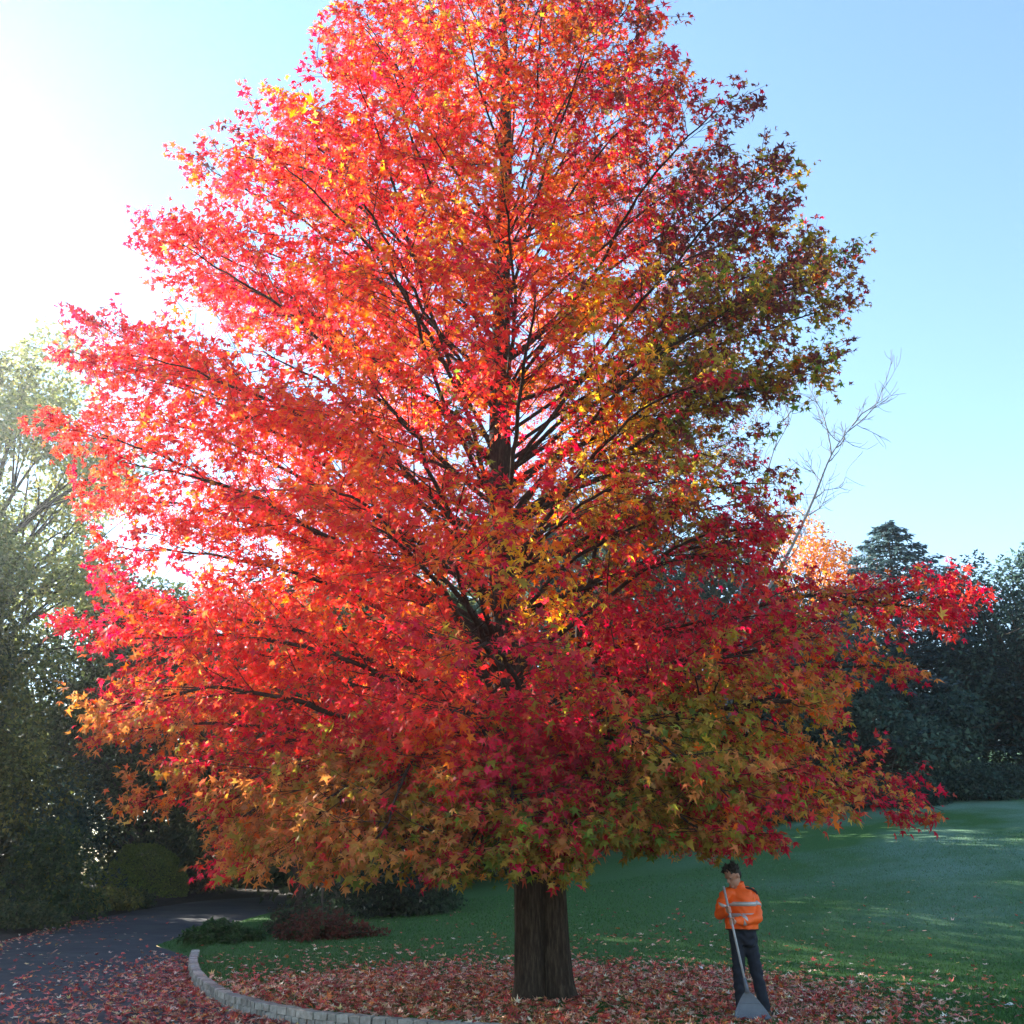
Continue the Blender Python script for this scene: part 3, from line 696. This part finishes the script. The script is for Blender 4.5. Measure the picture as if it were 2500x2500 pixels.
def bare(name, label, pts, r0, seed, side_n=9, ln=3.0):
    g = Geo(); r_ = np.random.default_rng(seed)
    base = pts[0]; t = empty(name, (base[0], base[1], base[2])); tag(t, label, 'tree', WB)
    C = curve(pts, 26); g.tube(C, r0 * (1 - np.linspace(0, .9, 26)), 7)
    def grow(p, d, L, r, depth):
        m = 6; Q = [p]; dd = d
        for i in range(m):
            dd = unit(dd + r_.normal(0, .13, 3) + np.array((0, 0, .05))); Q.append(Q[-1] + dd * L / m)
        Q = np.array(Q); g.tube(Q, np.linspace(r, max(.008, r * .3), m + 1), 4, False)
        if depth:
            for _ in range(5 if depth > 1 else 4):
                i = r_.integers(1, m + 1); e = unit(unit(Q[i] - Q[i - 1]) + r_.normal(0, .55, 3) + np.array((0, 0, .15)))
                grow(Q[i], e, L * r_.uniform(.35, .6), max(.012, r * .5), depth - 1)
    for k in range(side_n):
        i = int(8 + 17 * (k + r_.random()) / side_n); tn = unit(C[min(i + 1, 25)] - C[i - 1])
        s = 1 if k % 2 else -1; d = unit(tn * .7 + np.array((s * .8, r_.normal(0, .6), .1)))
        grow(C[min(i, 25)], d, ln * r_.uniform(.6, 1.1), .035, 2)
    grow(C[-1], unit(C[-1] - C[-2]), ln * .8, .04, 2)
    g.obj('trunk', M_twig, t)
b0 = at(1700, 1950, 44); b0[2] = gz(b0[0], b0[1]) - .05
bare('bare_tree', 'leafless tree leaning right with fine grey twigs against the sky', [b0, at(1800, 1600, 44), at(1930, 1340, 44), at(1985, 1220, 44), at(2030, 1110, 44), at(2080, 1040, 44)], .12, 5, 12, 3.0)
b1 = at(1760, 1960, 46); b1[2] = gz(b1[0], b1[1]) - .05
bare('bare_tree', 'slender leafless tree partly hidden by the right side of the sweetgum crown', [b1, at(1800, 1500, 46), at(1840, 1260, 46), at(1880, 1130, 46), at(1925, 980, 46)], .09, 9, 8, 2.4)

def shrub(name, label, x, y, rx, ry, h, table, n, size, ncl=40, group=None, mat=None, dome=False, stems=8, cat='shrub'):
    size *= 1.35; z0 = gz(x, y); t = empty(name, (x, y, z0)); tag(t, label, cat, group)
    u = unit(rng.normal(0, 1, (ncl, 3))); u[:, 2] = np.abs(u[:, 2])
    if dome:
        v = unit(rng.normal(0, 1, (n, 3))); v[:, 2] = np.abs(v[:, 2]) * 1.05 - .05
        bump = 1 + .035 * np.sin(v[:, :1] * 9 + 2) * np.sin(v[:, 1:2] * 8) + .03 * np.sin(v[:, 2:3] * 11 + v[:, :1] * 5)
        P = np.array((x, y, z0)) + v * np.array((rx, ry, h)) * bump * (1 - np.abs(rng.normal(0, .035, (n, 1))))
        D = unit(v * .4 + rng.normal(0, .7, (n, 3))); Nn = unit(v + rng.normal(0, .4, (n, 3))); S = rng.normal(size, size * .2, n).clip(.02, 1)
    else:
        cent = np.array((x, y, z0)) + u * (rng.random((ncl, 1)) ** .5) * np.array((rx, ry, h)) * .8
        P, D, Nn, S = clump_leaves(cent, rng.uniform(.22, .4, ncl) * min(rx, h), n, size, .8)
        k = P[:, 2] > z0 + .02; P, D, Nn, S = P[k], D[k], Nn[k], S[k]
    g = Geo()
    for k in range(stems):
        e = np.array((x, y, z0)) + u[k % ncl] * np.array((rx, ry, h)) * .75; b = np.array((x + rng.normal(0, .06 * rx), y + rng.normal(0, .06 * ry), z0 - .04))
        g.tube(curve([b, (b + e) / 2 + (0, 0, .1 * h), e], 7), np.linspace(.03, .006, 7), 5)
    g.obj('stems', M_branch, t)
    o = leaves_mesh('foliage', RHOMB_V, RHOMB_F, P, D, Nn, S, cols(len(P), table), mat or M_green, t); tag(o, kind='stuff')
def gp(px, py):
    """where a pixel's ray meets the ground"""
    lo, hi = 6.0, 90.0
    for _ in range(50):
        m = (lo + hi) / 2; p = at(px, py, m)
        if p[2] > gz(p[0], p[1]): lo = m
        else: hi = m
    return at(px, py, lo)
SG = 'shrubs along the drive'
for (name, label, px, py, rx, h, tb, n, size, kw) in [
    ('leafy_shrub', 'glossy dark shrub with yellowish tips beside the drive, left of the dome bush', 105, 2243, 2.0, 3.2, [((.055, .085, .028), 3), ((.035, .06, .025), 3), ((.14, .15, .03), .6)], 9000, .10, {}),
    ('dome_bush', 'neatly clipped green dome bush beside the drive', 345, 2190, 2.0, 2.25, [((.18, .23, .05), 3), ((.13, .19, .045), 2)], 16000, .06, {'dome': True}),
    ('low_shrub', 'low spreading olive shrub at the foot of the dome bush', 235, 2222, 1.7, .95, OL, 5000, .09, {}),
    ('low_shrub', 'low dark ground cover at the tarmac edge before the glossy shrub', 20, 2262, 2.0, .8, DK, 5000, .09, {}),
    ('low_shrub', 'low grey green shrub along the drive edge before the dome bush', 300, 2212, 1.6, .7, DK, 4000, .09, {}),
    ('leafy_shrub', 'dark rounded shrub behind the bed with pale flecked leaves', 925, 2235, 2.2, 2.6, [((.022, .035, .025), 5), ((.035, .055, .03), 3), ((.25, .25, .2), .12)], 12000, .09, {}),
    ('leafy_shrub', 'loose grey green bush beside the dark rounded shrub', 1015, 2228, 1.6, 1.9, [((.04, .065, .035), 3), ((.06, .09, .05), 1)], 6000, .09, {}),
    ('low_shrub', 'low green ground cover behind the end of the stone edging', 560, 2298, 1.35, .5, [((.030, .075, .022), 3), ((.05, .10, .03), 2)], 6500, .07, {}),
    ('low_shrub', 'rusty red low plants in the bed behind the lawn leaves', 800, 2293, 1.5, .75, [((.13, .040, .028), 3), ((.08, .04, .025), 2), ((.05, .06, .025), 1)], 5000, .08, {}),
    ('low_shrub', 'brownish low plants round the thin stake', 730, 2275, 1.2, .9, [((.06, .05, .03), 3), ((.08, .04, .03), 1), ((.035, .055, .025), 2)], 3600, .08, {})]:
    p = gp(px, py); shrub(name, label, float(p[0]), float(p[1]), rx, rx * .9, h, tb, n, size, group=SG, **kw)
# more dark shrubs under the woodland edge
for i, (x, y, rx, h, lb) in enumerate([(-19.0, 44, 3.4, 6.4, 'dark laurel shrub under the trees behind the dome bush'), (-16.2, 50, 2.8, 3.4, 'dark spreading shrub at the far bend of the drive'), (-7.5, 56, 4.5, 5.0, 'broad dark shrub closing off the view along the drive'),
        (-2.2, 47, 3.6, 3.8, 'dark green shrub at the back of the lawn behind the trunk'), (2.5, 52, 4.2, 3.6, 'wide evergreen shrub under the trees behind the sweetgum'), (9.0, 51, 3.6, 3.4, 'evergreen shrub at the back of the lawn behind the person'), (-20, 23.5, 3.0, 3.4, 'dark shrub farther round the garden beside the tarmac')]):
    shrub('leafy_shrub', lb, x, y, rx, rx * .7, h, DK if i % 2 else BL, 8000, .13, 45, group='shrubs under the woodland edge')
for i, (x, y, rx, h, lb) in enumerate([(-23, 40.5, 3.6, 4.2, 'dark laurel bank under the very dark bushy tree'), (-25.5, 45, 4.0, 4.6, 'dark thicket at the foot of the tall pale tree'), (-17.5, 53, 4.2, 4.6, 'dark thicket under the trees past the dome bush'), (-28, 52, 4.5, 5, 'dark thicket deep in the left woodland'), (-12, 58, 4.2, 5, 'dark thicket facing the bend of the drive'), (-16.5, 59.5, 4.2, 5, 'dark thicket beyond the far bend of the drive'), (-20.5, 63, 4.5, 5.5, 'dark thicket behind the far bend of the drive'), (-10.5, 64, 4.2, 5, 'dark thicket closing the end of the drive'), (-24, 48.5, 4.2, 5, 'dark thicket between the pale tree and the tall dark tree'), (-21.5, 33.5, 2.8, 3.6, 'dark leafy shrub at the foot of the olive bushy tree')]):
    shrub('leafy_shrub', lb, x, y, rx, rx * .7, h, DK, 9000, .17, 45, group='shrubs under the woodland edge')
for k, (x, y, rx, h, lb) in enumerate([(16.0, 43.6, 2.8, 1.7, 'low dark hedge bush at the top of the lawn under the evergreen'), (20.0, 43.9, 2.7, 1.6, 'low dark hedge bush at the top of the lawn below the conifer'), (24.4, 44.6, 2.8, 1.5, 'low dark hedge bush in the far corner of the lawn'), (11.6, 44.2, 2.7, 1.7, 'low dark hedge bush where the crown meets the lawn')]):
    shrub('hedge_bush', lb, x, y, rx, 1.2, h, BL, 7000, .12, 40, group='low hedge along the top of the lawn')
# slim young tree and its stake in the bed
p = gp(722, 2262); x0, y0, z0 = p
t = empty('young_tree', (x0, y0, z0 - .04)); tag(t, 'slim dark young tree in the bed beside the drive', 'tree')
g = Geo(); T_ = curve([(x0, y0, z0 - .04), (x0 + .03, y0, z0 + 1.0), (x0 - .25, y0, z0 + 1.7), (x0 - .6, y0, z0 + 2.6)], 12); g.tube(T_, np.linspace(.12, .05, 12), 8)
g.tube(curve([T_[5], T_[5] + (.3, 0, .7), T_[5] + (.45, .1, 1.8)], 8), np.linspace(.07, .03, 8), 6); g.obj('trunk', M_branch, t)
cent = np.array((x0 - .2, y0, z0 + 3.1)) + rng.normal(0, 1, (26, 3)) * (1.0, .8, .55)
P_, D_, N_, S_ = clump_leaves(cent, np.full(26, .5), 5000, .10); o = leaves_mesh('crown', RHOMB_V, RHOMB_F, P_, D_, N_, S_, cols(5000, DK), M_green, t); tag(o, kind='stuff')
p = gp(783, 2285); g = Geo(); g.tube(np.array([(p[0], p[1], p[2] - .1), (p[0] - .02, p[1], p[2] + .9), (p[0] - .03, p[1], p[2] + 1.75)]), [.032, .03, .028], 8)
tag(g.obj('wooden_stake', M_gbark), 'thin upright wooden stake among the low brownish plants', 'stake')

# ------------------------------------------------------------------ the worker
M_skin = plain('skin', (.42, .22, .155), .55, .4, 0, .12, 40)
M_hair = plain('black_hair', (.012, .010, .009), .6, .4, 0, .3, 60)
M_orange = plain('orange_jacket', (.95, .125, .012), .55, .35, 0, .10, 9)
M_navy = plain('navy_trousers', (.012, .016, .028), .8, .3, 0, .3, 18)
M_boot = plain('dark_boot', (.016, .014, .014), .55, .4)
M_reflect = plain('reflective_tape', (.42, .43, .44), .35, .6, .2, .1, 30)
M_black = plain('black_trim', (.012, .012, .014), .7, .3)
M_rake = plain('grey_plastic', (.12, .135, .165), .5, .4, 0, .15, 12)
M_handle = plain('pale_handle', (.36, .37, .40), .45, .4, 0, .15, 30)

wx, wy, _ = gp(1834, 2482); wz = gz(wx, wy); W0 = np.array((float(wx), float(wy), wz))
class Blob(Geo):
    def ell(self, c, r, axes=None, nu=16, nv=10):
        c = np.asarray(c, float); A_ = np.eye(3) if axes is None else np.asarray(axes)
        V = [];
        for i in range(nv + 1):
            ph = math.pi * (i + .02) / (nv + .04)
            for j in range(nu):
                th = 2 * math.pi * j / nu; V.append(c + A_.T @ (np.array((math.sin(ph) * math.cos(th), math.sin(ph) * math.sin(th), math.cos(ph))) * np.asarray(r)))
        i = np.arange(nv)[:, None] * nu; j = np.arange(nu)[None]; j2 = (j + 1) % nu
        F = np.stack([i + j, i + j2, i + nu + j2, i + nu + j], -1).reshape(-1, 4); n0 = len(V)
        jj = np.arange(1, nu - 2, 2)
        F = np.vstack([F, np.stack([np.zeros_like(jj), jj + 2, jj + 1, jj], -1), np.stack([np.full_like(jj, nv * nu), nv * nu + jj, nv * nu + jj + 1, nv * nu + jj + 2], -1)])
        self.add(V, F)
    def limb(self, pts, rad, k=12, n=14):
        C_ = curve(pts, n); r_ = np.interp(np.linspace(0, 1, n), np.linspace(0, 1, len(rad)), rad)
        self.tube(C_, r_, k); self.ell(C_[0], [r_[0]] * 3, None, 12, 8); self.ell(C_[-1], [r_[-1]] * 3, None, 12, 8)
    def loft(self, secs, k=28):
        """secs: (cx, cy, z, rx, ry, yaw)"""
        V = []
        for cx, cy_, z, rx, ry, yaw in secs:
            th = np.arange(k) * 2 * math.pi / k; a = rx * np.sign(np.cos(th)) * np.abs(np.cos(th)) ** .85; b = ry * np.sign(np.sin(th)) * np.abs(np.sin(th)) ** .85
            V.append(np.stack([cx + a * math.cos(yaw) - b * math.sin(yaw), cy_ + a * math.sin(yaw) + b * math.cos(yaw), np.full(k, z)], 1))
        m = len(V); c0 = V[0].mean(0); c1 = V[-1].mean(0); V = np.vstack(V + [c0[None], c1[None]])
        i = np.arange(m - 1)[:, None] * k; j = np.arange(k)[None]; j2 = (j + 1) % k
        F = np.stack([i + j, i + j2, i + k + j2, i + k + j], -1).reshape(-1, 4); jj = np.arange(0, k, 2)
        F = np.vstack([F, np.stack([np.full_like(jj, m * k), (jj + 2) % k, (jj + 1) % k, jj], -1), np.stack([np.full_like(jj, m * k + 1), (m - 1) * k + jj, (m - 1) * k + (jj + 1) % k, (m - 1) * k + (jj + 2) % k], -1)])
        self.add(V, F)
    def skin(self, name, mat, parent, voxel=.012, sm=4, wrinkle=0.0):
        """fuse everything collected into one continuous surface"""
        me = npmesh(name, np.vstack(self.V), np.vstack(self.F)); tmp = bpy.data.objects.new('tmp', me); COL.objects.link(tmp)
        md = tmp.modifiers.new('r', 'REMESH'); md.mode = 'VOXEL'; md.voxel_size = voxel
        if sm: s_ = tmp.modifiers.new('s', 'SMOOTH'); s_.iterations = sm; s_.factor = .5
        dg = bpy.context.evaluated_depsgraph_get(); out = bpy.data.meshes.new_from_object(tmp.evaluated_get(dg))
        bpy.data.objects.remove(tmp); out.name = name; out.materials.clear(); out.materials.append(mat)
        n_ = len(out.vertices); co = np.empty(n_ * 3, np.float32); out.vertices.foreach_get('co', co); co = co.reshape(-1, 3)
        if wrinkle:
            nn = np.empty(n_ * 3, np.float32); out.vertices.foreach_get('normal', nn); nn = nn.reshape(-1, 3)
            x_, y_, z_ = co.T
            w_ = np.sin(z_ * 62 + 3 * np.sin(x_ * 21 + 1) + 2 * np.sin(y_ * 17)) * (.5 + .5 * np.sin(x_ * 13 + z_ * 9 + y_ * 6)) + .6 * np.sin(x_ * 33 + z_ * 25 + 2 * np.sin(z_ * 14))
            co += nn * (wrinkle * w_)[:, None]; out.vertices.foreach_set('co', co.ravel())
        out.polygons.foreach_set('use_smooth', np.ones(len(out.polygons), bool)); out.update()
        return link(bpy.data.objects.new(name, out), parent)

YAW = R(-36)                                     # chest turned towards the camera's left
TOR = [(-.030, .02, .985, .205, .135, YAW), (-.032, .02, 1.06, .208, .140, YAW), (-.035, .015, 1.16, .202, .138, YAW), (-.040, .008, 1.27, .205, .140, YAW), (-.046, .0, 1.36, .205, .135, YAW), (-.052, -.01, 1.43, .180, .112, YAW), (-.06, -.02, 1.475, .110, .088, YAW), (-.066, -.03, 1.53, .074, .076, YAW)]
def tor(z, g_=1.0):
    T_ = np.array(TOR); return tuple(float(np.interp(z, T_[:, 2], T_[:, i])) * (g_ if i in (3, 4) else 1) for i in range(6))
SH_R = np.array((-.205, -.055, 1.40)); EL_R = np.array((-.315, -.03, 1.16)); SH_L = np.array((.115, .055, 1.41)); EL_L = np.array((.155, -.085, 1.13))
H0 = np.array((-.117, -.37, .40)); H1 = np.array((-.285, -.27, 1.50)); HU = unit(H1 - H0)
def on_handle(z): return H0 + (H1 - H0) * (z - H0[2]) / (H1[2] - H0[2])
HA_L = on_handle(1.09); HA_R = on_handle(1.225)
HEAD = np.array((-.120, -.100, 1.625)); FACE = unit(np.array((-.74, -.46, -.50))); HX = unit(np.cross(FACE, (0, 0, 1))); HZ = np.cross(HX, FACE)
HS = 1.13
def hp(a, b, c): return HEAD + (HX * a + FACE * b + HZ * c) * HS
HAX = np.array([HX, FACE, HZ]) * HS
b = Blob()
b.ell(hp(0, 0, .03), (.073, .092, .090), HAX, 20, 14); b.ell(hp(0, .022, -.055), (.056, .066, .068), HAX, 18, 12)
b.ell(hp(0, .098, -.012), (.012, .017, .024), HAX); b.ell(hp(0, .080, -.088), (.024, .020, .018), HAX); b.ell(hp(0, .088, -.055), (.024, .010, .008), HAX)
for s_ in (-1, 1): b.ell(hp(s_ * .074, -.005, -.005), (.010, .020, .030), HAX); b.ell(hp(s_ * .028, .082, .026), (.024, .012, .009), HAX)
b.limb([(-.066, -.02, 1.44), (-.085, -.045, 1.50), HEAD + HZ * -.04 - FACE * .02], [.068, .064, .060])
b.loft([(c[0], c[1], c[2], c[3] * .8, c[4] * .8, c[5]) for c in TOR[:7]]); b.loft([(-.02, .02, .86, .13, .09, YAW), (-.03, .02, 1.0, .15, .10, YAW)])
def hand(c, el, sgn):
    a = el - c; a = unit(a - HU * np.dot(a, HU)); q = np.cross(HU, a) * sgn
    b.ell(c + a * .034 + q * .006, (.016, .036, .043), np.array([a, q, HU]))
    wrist = c + a * .085 - HU * .005; b.limb([c + a * .04, wrist, wrist + (el - wrist) * .5, el], [.024, .026, .034, .040])
    for k in range(4):
        off = HU * (.030 - .020 * k); rr_ = .0255; th = np.linspace(R(15), R([215, 235, 230, 205][k]), 7)
        b.limb([c + off + a * (.012 * math.cos(t_) * 0 + rr_ * math.cos(t_) + .006) + q * rr_ * math.sin(t_) for t_ in th], [.0095, .009, .008], 8, 10)
    th = np.linspace(R(-20), R(-150), 5); b.limb([c + HU * (.030 + .014 * i / 4) + a * (.028 * math.cos(t_) + .006) + q * .028 * math.sin(t_) for i, t_ in enumerate(th)], [.012, .010, .009], 8, 9)
hand(HA_L, EL_L, 1); hand(HA_R, EL_R, -1)
b.limb([SH_L * .9 + np.array((0, 0, .14)), SH_L, EL_L], [.06, .055, .042]); b.limb([(-.1, -.02, 1.42), SH_R, EL_R], [.06, .055, .042])
HIP_R, KN_R, AN_R = np.array((-.10, .01, .90)), np.array((-.115, -.01, .50)), np.array((-.105, .05, .085))
HIP_L, KN_L, AN_L = np.array((.055, .025, .90)), np.array((.105, .0, .50)), np.array((.185, .03, .085))
for h_, k_, a_ in ((HIP_R, KN_R, AN_R), (HIP_L, KN_L, AN_L)): b.limb([h_, k_, a_], [.075, .052, .036])
person = b.skin('person', M_skin, None, .0075, 2)
person.location = W0
tag(person, 'person in an orange high-visibility jacket, head bowed, raking leaves under the tree', 'person')
# eyes
for s_ in (-1, 1):
    e_ = Blob(); e_.ell(hp(s_ * .029, .076, .008), (.013, .011, .010), HAX, 12, 8); o = e_.skin('eye', plain('eye', (.12, .10, .09), .3, .5), person, .003, 0)
# hair: a cap over crown and back with short upright spikes
hb_ = Blob(); hb_.ell(hp(0, -.018, .052), (.080, .092, .080), HAX, 20, 14); hb_.ell(hp(0, -.05, .0), (.070, .052, .075), HAX)
for k in range(95):
    v_ = unit(rng.normal(0, 1, 3)); 
    if np.dot(v_, HZ) < .05 or np.dot(v_, FACE) > .93: continue
    p_ = hp(np.dot(v_, HX) * .076, -.01 + np.dot(v_, FACE) * .088, .045 + np.dot(v_, HZ) * .076)
    d_ = unit(v_ * .6 + np.array((0, 0, .75)) + FACE * .25 + rng.normal(0, .2, 3)); hb_.tube(np.array([p_, p_ + d_ * .03, p_ + d_ * rng.uniform(.04, .075)]), [.013, .008, .003], 6)
hb_.skin('hair', M_hair, person, .006, 1)
# jacket
j_ = Blob(); j_.loft(TOR); j_.limb([(.06, .03, 1.40), SH_L, (SH_L + EL_L) / 2 + np.array((.018, .0, 0)), EL_L], [.085, .083, .074, .068]); j_.limb([EL_L, EL_L + (HA_L - EL_L) * .5 + np.array((0, 0, -.012)), EL_L + (HA_L - EL_L) * .80], [.068, .060, .047])
j_.limb([(-.12, -.03, 1.39), SH_R, (SH_R + EL_R) / 2 + np.array((-.02, 0, 0)), EL_R], [.085, .080, .070, .064]); j_.limb([EL_R, EL_R + (HA_R - EL_R) * .5, EL_R + (HA_R - EL_R) * .74], [.064, .057, .046])
jacket = j_.skin('jacket', M_orange, person, .010, 3, .0065)
def band(name, mat, z0_, z1_, g_=1.045):
    r_ = Blob(); k = 48; V = []
    for z, gg in ((z0_, g_), (z1_, g_), (z1_, g_ - .06), (z0_, g_ - .06)):
        cx, cy_, zz_, rx, ry, yw = tor(z, gg); th = np.arange(k) * 2 * math.pi / k; a = rx * np.sign(np.cos(th)) * np.abs(np.cos(th)) ** .85; b_ = ry * np.sign(np.sin(th)) * np.abs(np.sin(th)) ** .85
        V.append(np.stack([cx + a * math.cos(yw) - b_ * math.sin(yw), cy_ + a * math.sin(yw) + b_ * math.cos(yw), np.full(k, z)], 1))
    V = np.vstack(V); i = np.arange(4)[:, None] * k; j = np.arange(k)[None]; j2 = (j + 1) % k
    r_.add(V, np.stack([i + j, i + j2, (i + k) % (4 * k) + j2, (i + k) % (4 * k) + j], -1).reshape(-1, 4))
    o = link(bpy.data.objects.new(name, npmesh(name, np.vstack(r_.V), np.vstack(r_.F), None, True, (mat,))), jacket)
band('reflective_band', M_reflect, 1.265, 1.315); band('reflective_band', M_reflect, 1.13, 1.18); band('hem_trim', M_black, .982, .997, 1.03)
def cuff(a, c, f0, f1, r, mat=M_reflect):
    q = Geo(); P0 = a + (c - a) * f0; P1 = a + (c - a) * f1; q.tube(np.array([P0, (P0 + P1) / 2, P1]), [r, r, r * .97], 20)
    o = q.obj('reflective_band', mat, None); o.parent = jacket
cuff(SH_L + np.array((.015, 0, 0)), EL_L + np.array((.012, 0, 0)), .42, .58, .081); cuff(EL_L, HA_L + np.array((0, 0, -.012)), .50, .64, .063); cuff(SH_R + np.array((-.015, 0, 0)), EL_R, .45, .60, .077)
# collar, chest badge, shoulder trim
c_ = Geo(); k = 28
cx, cy_, zz_, rx, ry, yw = TOR[-1]; V = []
for z, g_ in ((1.50, 1.18), (1.555, 1.22), (1.553, 1.05), (1.50, 1.0)):
    th = np.arange(k) * 2 * math.pi / k; V.append(np.stack([cx + np.cos(th) * rx * g_, cy_ + np.sin(th) * ry * g_, np.full(k, z) + .012 * np.sin(th)], 1))
V = np.vstack(V); i = np.arange(4)[:, None] * k; j = np.arange(k)[None]; j2 = (j + 1) % k
c_.add(V, np.stack([i + j, i + j2, (i + k) % (4 * k) + j2, (i + k) % (4 * k) + j], -1).reshape(-1, 4)); o = c_.obj('collar', M_orange, None); o.parent = jacket
cx, cy_, zz_, rx, ry, yw = tor(1.375, 1.02); aa = R(-112)
a_, b_ = rx * np.sign(math.cos(aa)) * abs(math.cos(aa)) ** .85, ry * np.sign(math.sin(aa)) * abs(math.sin(aa)) ** .85
q = Blob(); q.ell((cx + a_ * math.cos(yw) - b_ * math.sin(yw), cy_ + a_ * math.sin(yw) + b_ * math.cos(yw), 1.375), (.020, .010, .018)); o = q.obj('badge', M_black, None); o.parent = jacket
q = Geo(); q.tube(curve([(.03, -.055, 1.475), (.10, -.02, 1.47), (.165, .0, 1.44), (.185, -.01, 1.40)], 10), .016, 8); o = q.obj('shoulder_trim', M_black, None); o.parent = jacket
# trousers, boots
t_ = Blob(); t_.loft([(-.022, .02, .80, .165, .112, YAW), (-.026, .02, .90, .178, .122, YAW), (-.03, .02, 1.02, .180, .120, YAW)])
t_.limb([HIP_R - (0, 0, .02), KN_R, AN_R + (0, 0, .01)], [.098, .086, .076, .070, .066]); t_.limb([HIP_L - (0, 0, .02), KN_L, AN_L + (0, 0, .01)], [.100, .088, .077, .072, .068])
t_.skin('trousers', M_navy, person, .011, 3, .007)
for an, d_ in ((AN_R, np.array((-.45, -.89, 0))), (AN_L, np.array((.30, -.95, 0)))):
    bo = Blob(); f0 = an + (0, 0, -.045) - d_ * .03; bo.limb([an + (0, 0, .06), an - (0, 0, .03)], [.05, .055]); bo.limb([f0, f0 + d_ * .09 - (0, 0, .003), f0 + d_ * .19 - (0, 0, .010)], [.046, .046, .036])
    dy = np.array([np.array((d_[1], -d_[0], 0)), d_, (0, 0, 1)]); bo.ell(f0 + d_ * .09 - np.array((0, 0, .032)), (.050, .150, .014), dy); bo.skin('boot', M_boot, person, .009, 2)
# leaf rake in the hands
rake = empty('leaf_rake', tuple(W0)); tag(rake, 'fan-shaped grey leaf rake with a long pale handle, held by the person', 'rake')
def rk(geo, name, mat, sm=True):
    o = geo.obj(name, mat, None, sm); o.parent = rake; return o
q = Geo(); q.tube(np.array([H0 - HU * .03, (H0 + H1) / 2, H1]), .0145, 12); rk(q, 'handle', M_handle)
q = Geo(); q.tube(np.array([H0 - HU * .10, H0 - HU * .03, H0 + HU * .06]), [.03, .024, .018], 12); rk(q, 'socket', M_rake)
RT = H0 - HU * .07; RB = np.array((-.072, -.455, .012)); RX = unit(np.array((1, -.12, .0))); RD = unit(RB - RT); RN = np.cross(RX, RD); RL = np.linalg.norm(RB - RT)
nt_ = 21
for k in range(nt_):
    u = (k - (nt_ - 1) / 2) / ((nt_ - 1) / 2); P_ = []
    for f_ in np.linspace(0.02, 1, 9):
        sp = .225 * (f_ ** .72) * (1 - .10 * f_ ** 6 * abs(u)); L_ = RL * f_ * (1.0 - .09 * u * u * f_)
        P_.append(RT + RX * u * sp + RD * L_ + RN * (.035 * math.sin(f_ * 2.6)))
    P_ = np.array(P_); w_ = np.interp(np.linspace(0, 1, 9), [0, .3, 1], [.004, .0075, .0092]); V = []
    for s1, s2 in ((-1, -1), (1, -1), (1, 1), (-1, 1)): V.append(P_ + RX * (w_ * s1)[:, None] + RN * .004 * s2)
    V = np.stack(V, 1).reshape(-1, 3); i = np.arange(8)[:, None] * 4; j = np.arange(4)[None]; j2 = (j + 1) % 4
    q = Geo(); q.add(V, np.stack([i + j, i + j2, i + 4 + j2, i + 4 + j], -1).reshape(-1, 4)); q.add(V[-4:], np.array([(0, 1, 2, 3)])); rk(q, 'tine', M_rake, False)
q = Geo(); P_ = [RT + RX * u * .225 * .42 ** .72 + RD * RL * .42 * (1 - .09 * u * u * .42) + RN * (.035 * math.sin(.42 * 2.6) + .003) for u in np.linspace(-1, 1, 17)]
q.tube(np.array(P_), .011, 8); rk(q, 'cross_brace', M_rake)

# ------------------------------------------------------------------ autumn haze
hz_ = bpy.data.materials.new('haze_air'); hz_.use_nodes = True; ht = hz_.node_tree; ht.nodes.remove(ht.nodes['Principled BSDF'])
pv = ht.nodes.new('ShaderNodeVolumePrincipled'); pv.inputs['Color'].default_value = (.86, .93, 1, 1); pv.inputs['Density'].default_value = .00042; pv.inputs['Anisotropy'].default_value = .72
ht.links.new(pv.outputs[0], ht.nodes['Material Output'].inputs['Volume'])
x0_, x1_, y0_, y1_, z0_, z1_ = -425, 425, -85, 505, -1.4, 40
V = np.array([(x, y, z) for z in (z0_, z1_) for x, y in ((x0_, y0_), (x1_, y0_), (x1_, y1_), (x0_, y1_))])
hz_o = npobj('haze', V, np.array([(0, 3, 2, 1), (4, 5, 6, 7), (0, 1, 5, 4), (1, 2, 6, 5), (2, 3, 7, 6), (3, 0, 4, 7)]), hz_); tag(hz_o, kind='stuff')
